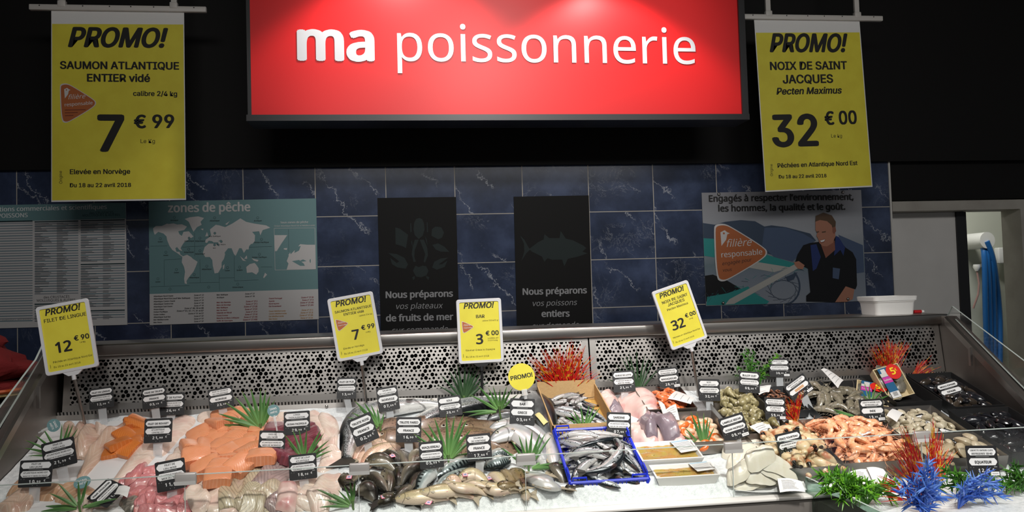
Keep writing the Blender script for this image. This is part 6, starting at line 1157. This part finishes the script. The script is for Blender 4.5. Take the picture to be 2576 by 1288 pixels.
# oyster packs
OY = shellmat('oyster_shell', '#7d786c', '#57534a', '#9a9484', 60, .35); PKB = mat('pack_blue', '#2a5f86', .3); MAG = mat('magenta_label', '#c43a9a', .35); PYL = mat('price_yellow', '#f0cf2a', .4); PRD = mat('price_red', '#d1251d', .4); CRM = mat('pack_wood', '#cdbb93', .5)
def oysterpack(lab, px, py, Y, roll, lean, turn, W, H):
    X = facing(px, py, Y, roll, lean, turn); t = thing('oyster_pack', lab, 'oyster pack', X, 'oyster packs'); m = MB(); D = .045
    o = [(-W/2, -H/2), (W/2, -H/2), (W/2, H/2), (-W/2, H/2)]; i_ = [(a*.93, b*.95) for a, b in o]; b_ = [(a*.86, c*.9) for a, c in o]
    v = [(a, c, 0) for a, c in o]+[(a, c, 0) for a, c in i_]+[(a*.98, c*.98, -D*.5) for a, c in b_]+[(a, c, -D) for a, c in b_]
    f = [(i, (i+1) % 4, 4+(i+1) % 4, 4+i) for i in range(4)]+[(4+i, 4+(i+1) % 4, 8+(i+1) % 4, 8+i) for i in range(4)]+[(8, 9, 10, 11)]+[((i+1) % 4, i, 12+i, 12+(i+1) % 4) for i in range(4)]+[(15, 14, 13, 12)]; m.add(v, f, CRM); m.obj('basket', t, smooth=0)
    random.seed(int(px))
    for k in range(11):
        x, y = random.uniform(-.36, .38)*W, random.uniform(-.4, .4)*H; q = MB().ell((0, 0, 0), (.03*random.uniform(.8, 1.2), .022, .008), OY, nu=12, nv=6); q.v = [(a*(1+.25*mnoise.noise((a*60, b*60, k))), b*(1+.3*mnoise.noise((b*70, a*60, k))), c) for a, b, c in q.v]
        q.obj('oyster', t, T3(x, y, -.012+.002*k/3) @ Matrix.Rotation(random.uniform(0, 6), 4, 'Z') @ Matrix.Rotation(random.uniform(-.3, .3), 4, 'X'))
    MB().flat(i_, .0015, FILM).obj('film', t, smooth=0)
    m = MB(); z = .003; x0, x1 = -W*.36, -W*.02; bar = lambda a, b, mt, zz: m.flat([(x0, a*H), (x1, a*H), (x1, b*H), (x0, b*H)], zz, mt)
    bar(-.47, .47, PKB, z); bar(.20, .31, GREYW, z+.0004); bar(.0, .19, MAG, z+.0004); bar(-.47, -.28, PAPER, z+.0004)
    m.text('huîtres', (x0+x1)/2, .07*H, PALE, None, z+.0008, w=(x1-x0)*.8, bold=.03)
    for k in range(4): y = (.40-k*.03)*H; m.flat([(x0+.01, y), (x1-.01, y), (x1-.01, y+.004), (x0+.01, y+.004)], z+.0005, PALE)
    for k in range(4): y = (-.32-k*.03)*H; m.flat([(x0+.01, y), (x1-.01, y), (x1-.01, y+.003), (x0+.01, y+.003)], z+.0008, GREYI)
    m.obj('sleeve_label', t, smooth=0)
    m = MB(); m.flat(disc(.032, 24, W*.17, H*.28), z+.001, PRD); m.text('5', W*.15, H*.20, PYL, None, z+.0016, h=.034, bold=.04); m.text('€', W*.28, H*.28, PYL, None, z+.0016, h=.014, bold=.02); m.obj('price_sticker', t, smooth=0)
oysterpack('oyster pack propped upright with a red 5 euro sticker', 2248, 960, 2.98, 14, 28, 0, .118, .135)
oysterpack('oyster pack lying flat, half hidden by the upright oyster pack', 2195, 988, 2.97, -22, 62, -8, .12, .15)
# paper slips and labels lying about
def slip(lab, quad, h=.045, mt=PAPER, lines=5, name='paper_label'):
    P_ = [B(x, y, h) for x, y in quad]; c = sum(P_, Vector())/4; n = 8; L = lambda a, b: (P_[0]*(1-a)+P_[1]*a)*(1-b)+(P_[3]*(1-a)+P_[2]*a)*b-c+Vector((0, 0, 0.004*math.sin(a*math.pi)+.003*math.sin(b*3+1))); m = MB()
    g = [L(i/n, j/n) for j in range(n+1) for i in range(n+1)]; m.add(g, [(j*(n+1)+i, j*(n+1)+i+1, (j+1)*(n+1)+i+1, (j+1)*(n+1)+i) for j in range(n) for i in range(n)], mt)
    for k in range(lines):
        b = .2+.6*k/max(1, lines-1); e = random.uniform(.6, .85); pts = [L(.15+(e-.15)*i/4, b)+Vector((0, 0, .0008)) for i in range(5)]+[L(.15+(e-.15)*i/4, b+.02)+Vector((0, 0, .0008)) for i in range(4, -1, -1)]; m.add(pts, [(i, i+1, 8-i, 9-i) for i in range(4)], GREYI)
    return put(name, m.mesh(name, 60), None, Matrix.Translation(c), lab, 'paper label', None, 'thing')
slip('curved paper slip with a red mark on the orange shrimp', [(1680, 1005), (1700, 985), (1748, 1000), (1738, 1015)], .06, lines=3)
slip('crumpled white paper slip between monkfish and orange shrimp', [(1672, 1035), (1700, 1018), (1710, 1055), (1678, 1062)], .06)
slip('white paper slip standing by the monkfish', [(1655, 1010), (1672, 1020), (1690, 1075), (1682, 1080)], .06, lines=0)
slip('white slip beside the small green bush', [(1900, 980), (1940, 970), (1935, 985), (1910, 992)], .05, lines=2)
slip('white torn slip lying behind the crab claw tag', [(1885, 1075), (1930, 1062), (1958, 1100), (1935, 1108)], .05, lines=6)
slip('small white product label on the shrimp heap', [(2145, 1108), (2148, 1098), (2192, 1078), (2198, 1085)], .09, lines=4)
slip('blank white card on the small clams', [(2230, 1048), (2245, 1030), (2272, 1038), (2256, 1060)], .07, lines=0)
slip('barcode label on plastic bag before the shrimp heap', [(2135, 1190), (2180, 1182), (2198, 1222), (2150, 1215)], .05, lines=9)
slip('white bent label right of the barcode label', [(2180, 1178), (2222, 1182), (2240, 1205), (2200, 1220)], .06, lines=0)
slip('printed white label under the cuttlefish strips', [(1955, 1205), (2015, 1212), (2026, 1236), (1962, 1237)], .02, lines=8)
slip('white polystyrene lid slip on the raw prawns', [(2065, 925), (2080, 918), (2122, 955), (2108, 975)], .07, lines=4)
slip('small white card leaning on the grey tag by the crab claws', [(1990, 1070), (2000, 1060), (2005, 1075), (1998, 1080)], .07, lines=0)
slip('yellow paper corner beside the wooden crate', [(1345, 1045), (1362, 1040), (1385, 1060), (1368, 1068)], .045, mt=mat('pale_yellow_paper', '#d8c98a', .6), lines=0)
slip('small grey printed ticket on the ice left of the dark trout', [(838, 1216), (850, 1210), (858, 1218), (846, 1226)], .012, lines=3)
slip('white bag corner on the lying tag', [(300, 1225), (328, 1228), (320, 1250), (288, 1242)], .055, lines=0)
# pink gill tags on fish
PK = mat('pink_ticket', '#e07f9a', .5)
gt = []
for x, y in ((987, 1136), (953, 1170), (1050, 1157), (965, 1233), (1120, 1230), (1230, 1172), (1170, 1186), (1078, 1252), (878, 1190)):
    p = B(x, y, .045); z = float(hsample(HM, [p.x], [p.y])[0])+.002; X = T3(p.x, p.y, z) @ Matrix.Rotation(R(16), 4, 'X') @ Matrix.Rotation(random.uniform(-.5, .5), 4, 'Z'); m = MB(); m.rbox((0, 0, .0012), (.017, .020, .0016), .0006, PK); m.flat([(-.006, -.007), (.006, -.007), (.006, .007), (-.006, .007)], .0022, PAPER); m.flat([(-.004, -.004), (.004, -.004), (.004, .004), (-.004, .004)], .0026, mat('violet_print', '#8a7ab0', .5)); m.tube([(0, .009, .001), (.003, .016, .002), (.001, .02, -.002)], .0008, WHITE, 5)
    gt.append(put('gill_tag', m.mesh('gill_tag', 30), None, X, '', 'fish tag', 'pink gill tags', 'thing'))
rowlabels(gt, 'tiny pink gill tag on a fish', 5)
badge3 = B(207, 1214, .05); X = T3(*badge3) @ Matrix.Rotation(R(38), 4, 'X') @ Matrix.Rotation(.3, 4, 'Z'); m = MB(); m.prism(disc(.024), 0, .0015, TEAL); m.text('SANS', 0, .003, WINK, None, .0022, w=.026, bold=.02); m.text('ARÊTE', 0, -.009, WINK, None, .0022, w=.030, bold=.02); put('boneless_badge', m.mesh('boneless_badge', 30), None, X, 'round teal badge lying on the tan fillets at front left', 'badge', 'round clip-on badges', 'thing')
# ================================================================ on the shelf and beside the counter
t = thing('white_tub', 'white plastic food tub with lid on the steel shelf', 'tub'); a, b, zt_ = PY(2173, 800, 3.32), PY(2298, 796, 3.32), PY(2230, 745, 3.32).z; cx_, w_ = (a.x+b.x)/2, (b.x-a.x)*.83; z0 = E-.1695; h_ = zt_-z0
m = MB(); rr = lambda k, z, e=0: [(cx_+x, 3.33+y, z) for x, y in rrect(w_*k+e, .15*k+e, .02, 4)]
m.loft([rr(.90, z0), rr(.95, z0+h_*.62), rr(.98, z0+h_*.70), rr(1.0, z0+h_*.71), rr(1.0, z0+h_*.76)], WHITE); m.obj('tub_body', t); MB().loft([rr(1.0, z0+h_*.765, .006), rr(1.0, z0+h_*.98, .010), rr(1.0, z0+h_, .004), rr(.92, z0+h_), rr(.90, z0+h_*.93)], WHITE).obj('lid', t)
p = PY(2310, 795, 3.30); t = thing('marker_pen', 'red marker pen with white tip lying beside the white tub', 'pen'); q = T3(p.x, 3.30, E-.1695+.008) @ Matrix.Rotation(R(90), 4, 'Y'); MB().tube([(0, 0, -.022), (0, 0, .014)], .0075, mat('marker_red', '#b81f24', .35), 12).obj('barrel', t, q); MB().tube([(0, 0, .014), (0, 0, .026)], .0065, WHITE, 12).obj('cap', t, q)
# neighbouring stand at the left
sd = thing('side_stand', 'dark stand beyond the left end holding a flat wicker tray', 'stand', T3(-1.95, 3.0, 0)); q = T3(1.95, -3.0, 0)
MB().b2((-2.6, 2.6, .02), (-1.36, 3.6, E-.352), DARK).obj('body', sd, q, smooth=0)
WK = mat('wicker', '#b39a6b', .6, col2='#8d774c', scale=80, bump=.4); ORG = mat('orange_rim', '#b5552a', .5); CLR = NT('red_fleece'); CLR.bump(CLR.noise(90, 3), .5, .004); CLR = CLR.set('#6a0b0d', .9)
t = thing('wicker_tray', 'flat beige wicker tray with orange edge at the left border', 'tray', T3(-1.72, 3.15, E-.35)); MB().loft([[(r*.35*math.cos(2*math.pi*i/32), r*.30*math.sin(2*math.pi*i/32), z) for i in range(32)] for r, z in ((.8, 0), (1, .02), (1.0, .035), (.93, .03), (.8, .012))], WK).obj('wicker_bowl', t); MB().tube([((.35)*math.cos(2*math.pi*i/32), .30*math.sin(2*math.pi*i/32), .037) for i in range(33)], .008, ORG, 6).obj('orange_edge', t)
m = MB(); rings = []
for i in range(16):
    u = i/15; z = E-.338+.26*u; r0 = .26*(1-u**2.2)**.55+.01; rings.append([(-1.68+r0*(1+.5*mnoise.noise((2*math.cos(6.283*k/28), 2*math.sin(6.283*k/28), u*7)))*math.cos(6.283*k/28), 3.16+.75*r0*(1+.22*mnoise.noise((3*math.cos(6.283*k/28)+5, 3*math.sin(6.283*k/28), u*6)))*math.sin(6.283*k/28), z) for k in range(28)])
m.loft(rings, CLR); put('red_cloth', m.mesh('red_cloth', 70), None, None, 'dark red fleecy cloth heaped on the wicker tray at left', 'cloth', None, 'thing')
# ---------------------------------------------------------------- palm leaves stuck between the goods
random.seed(51)
palm('behind the cod tag at the left wall', (150, 1150), [(65, 1098), (60, 1118), (88, 1088), (107, 1068), (155, 1058), (174, 1058), (185, 1060), (197, 1070), (70, 1140)], back=.03)
palm('at the front left corner', (200, 1280), [(145, 1208), (125, 1233), (100, 1265), (92, 1279), (197, 1202), (222, 1197), (300, 1245), (290, 1260), (250, 1250)], w=.008)
palm('widest, over the salmon blocks', (656, 1080), [(545, 1030), (565, 1003), (590, 988), (608, 975), (632, 968), (655, 968), (668, 972), (680, 985), (693, 998), (545, 1068), (542, 1080), (560, 1045), (552, 1060), (690, 1015)], w=.0085)
palm('behind the Atlantic wolffish tag', (765, 1165), [(715, 1085), (722, 1105), (735, 1072), (752, 1070), (772, 1072), (815, 1082), (828, 1100), (836, 1127), (808, 1072), (830, 1115)])
palm('at the left end of the front ice', (888, 1276), [(795, 1222), (800, 1247), (802, 1268), (850, 1228), (866, 1215), (880, 1205), (893, 1200), (835, 1235)], w=.0075)
palm('left of the top salmon', (957, 1080), [(892, 1000), (885, 1030), (873, 1042), (880, 1068), (915, 1005), (933, 1012), (948, 1020), (966, 1035), (902, 1018)], w=.008)
palm('dark, behind the sole tag', (1167, 996), [(1108, 935), (1100, 962), (1128, 922), (1150, 905), (1170, 898), (1197, 903), (1215, 920), (1232, 950), (1140, 915), (1185, 900), (1222, 935), (1205, 912)], PALMD, .008)
palm('left of the sea bass tag', (1257, 1036), [(1180, 985), (1200, 960), (1228, 970), (1257, 972), (1275, 965), (1290, 968), (1303, 985), (1163, 1030), (1178, 1040), (1240, 965)], w=.007)
palm('in the middle behind the mackerel', (1128, 1160), [(1040, 1082), (1075, 1055), (1092, 1040), (1122, 1030), (1143, 1035), (1166, 1032), (1185, 1070), (1203, 1085), (1050, 1100), (1175, 1045), (1190, 1130), (1058, 1065)], w=.0075)
palm('left of the blue crate', (1330, 1180), [(1258, 1118), (1285, 1100), (1305, 1088), (1338, 1072), (1360, 1078), (1386, 1088), (1418, 1135), (1428, 1155), (1372, 1082), (1322, 1090), (1425, 1170)], w=.007)
palm('between the wooden crate and the blue crate', (1470, 1085), [(1395, 1065), (1420, 1040), (1440, 1022), (1460, 1012), (1482, 1012), (1510, 1018), (1528, 1055), (1430, 1030), (1495, 1015)])
palm('dark, behind the monkfish tag', (1606, 985), [(1530, 920), (1545, 905), (1562, 888), (1580, 875), (1600, 865), (1620, 880), (1645, 895), (1662, 915), (1572, 880), (1632, 888), (1525, 945)], PALMD)
palm('among the scallops', (1772, 1132), [(1720, 1068), (1735, 1025), (1752, 1028), (1770, 1030), (1787, 1048), (1797, 1068), (1715, 1088), (1744, 1045), (1780, 1040)])
palm('lying left of the shrimp tag reading Inde', (2176, 1062), [(2092, 1022), (2098, 1030), (2105, 1038), (2100, 1044), (2112, 1050)], w=.009)
palm('behind the shrimp tag reading Inde', (2190, 1018), [(2174, 958), (2186, 963), (2205, 966), (2222, 975), (2238, 988), (2165, 980)])
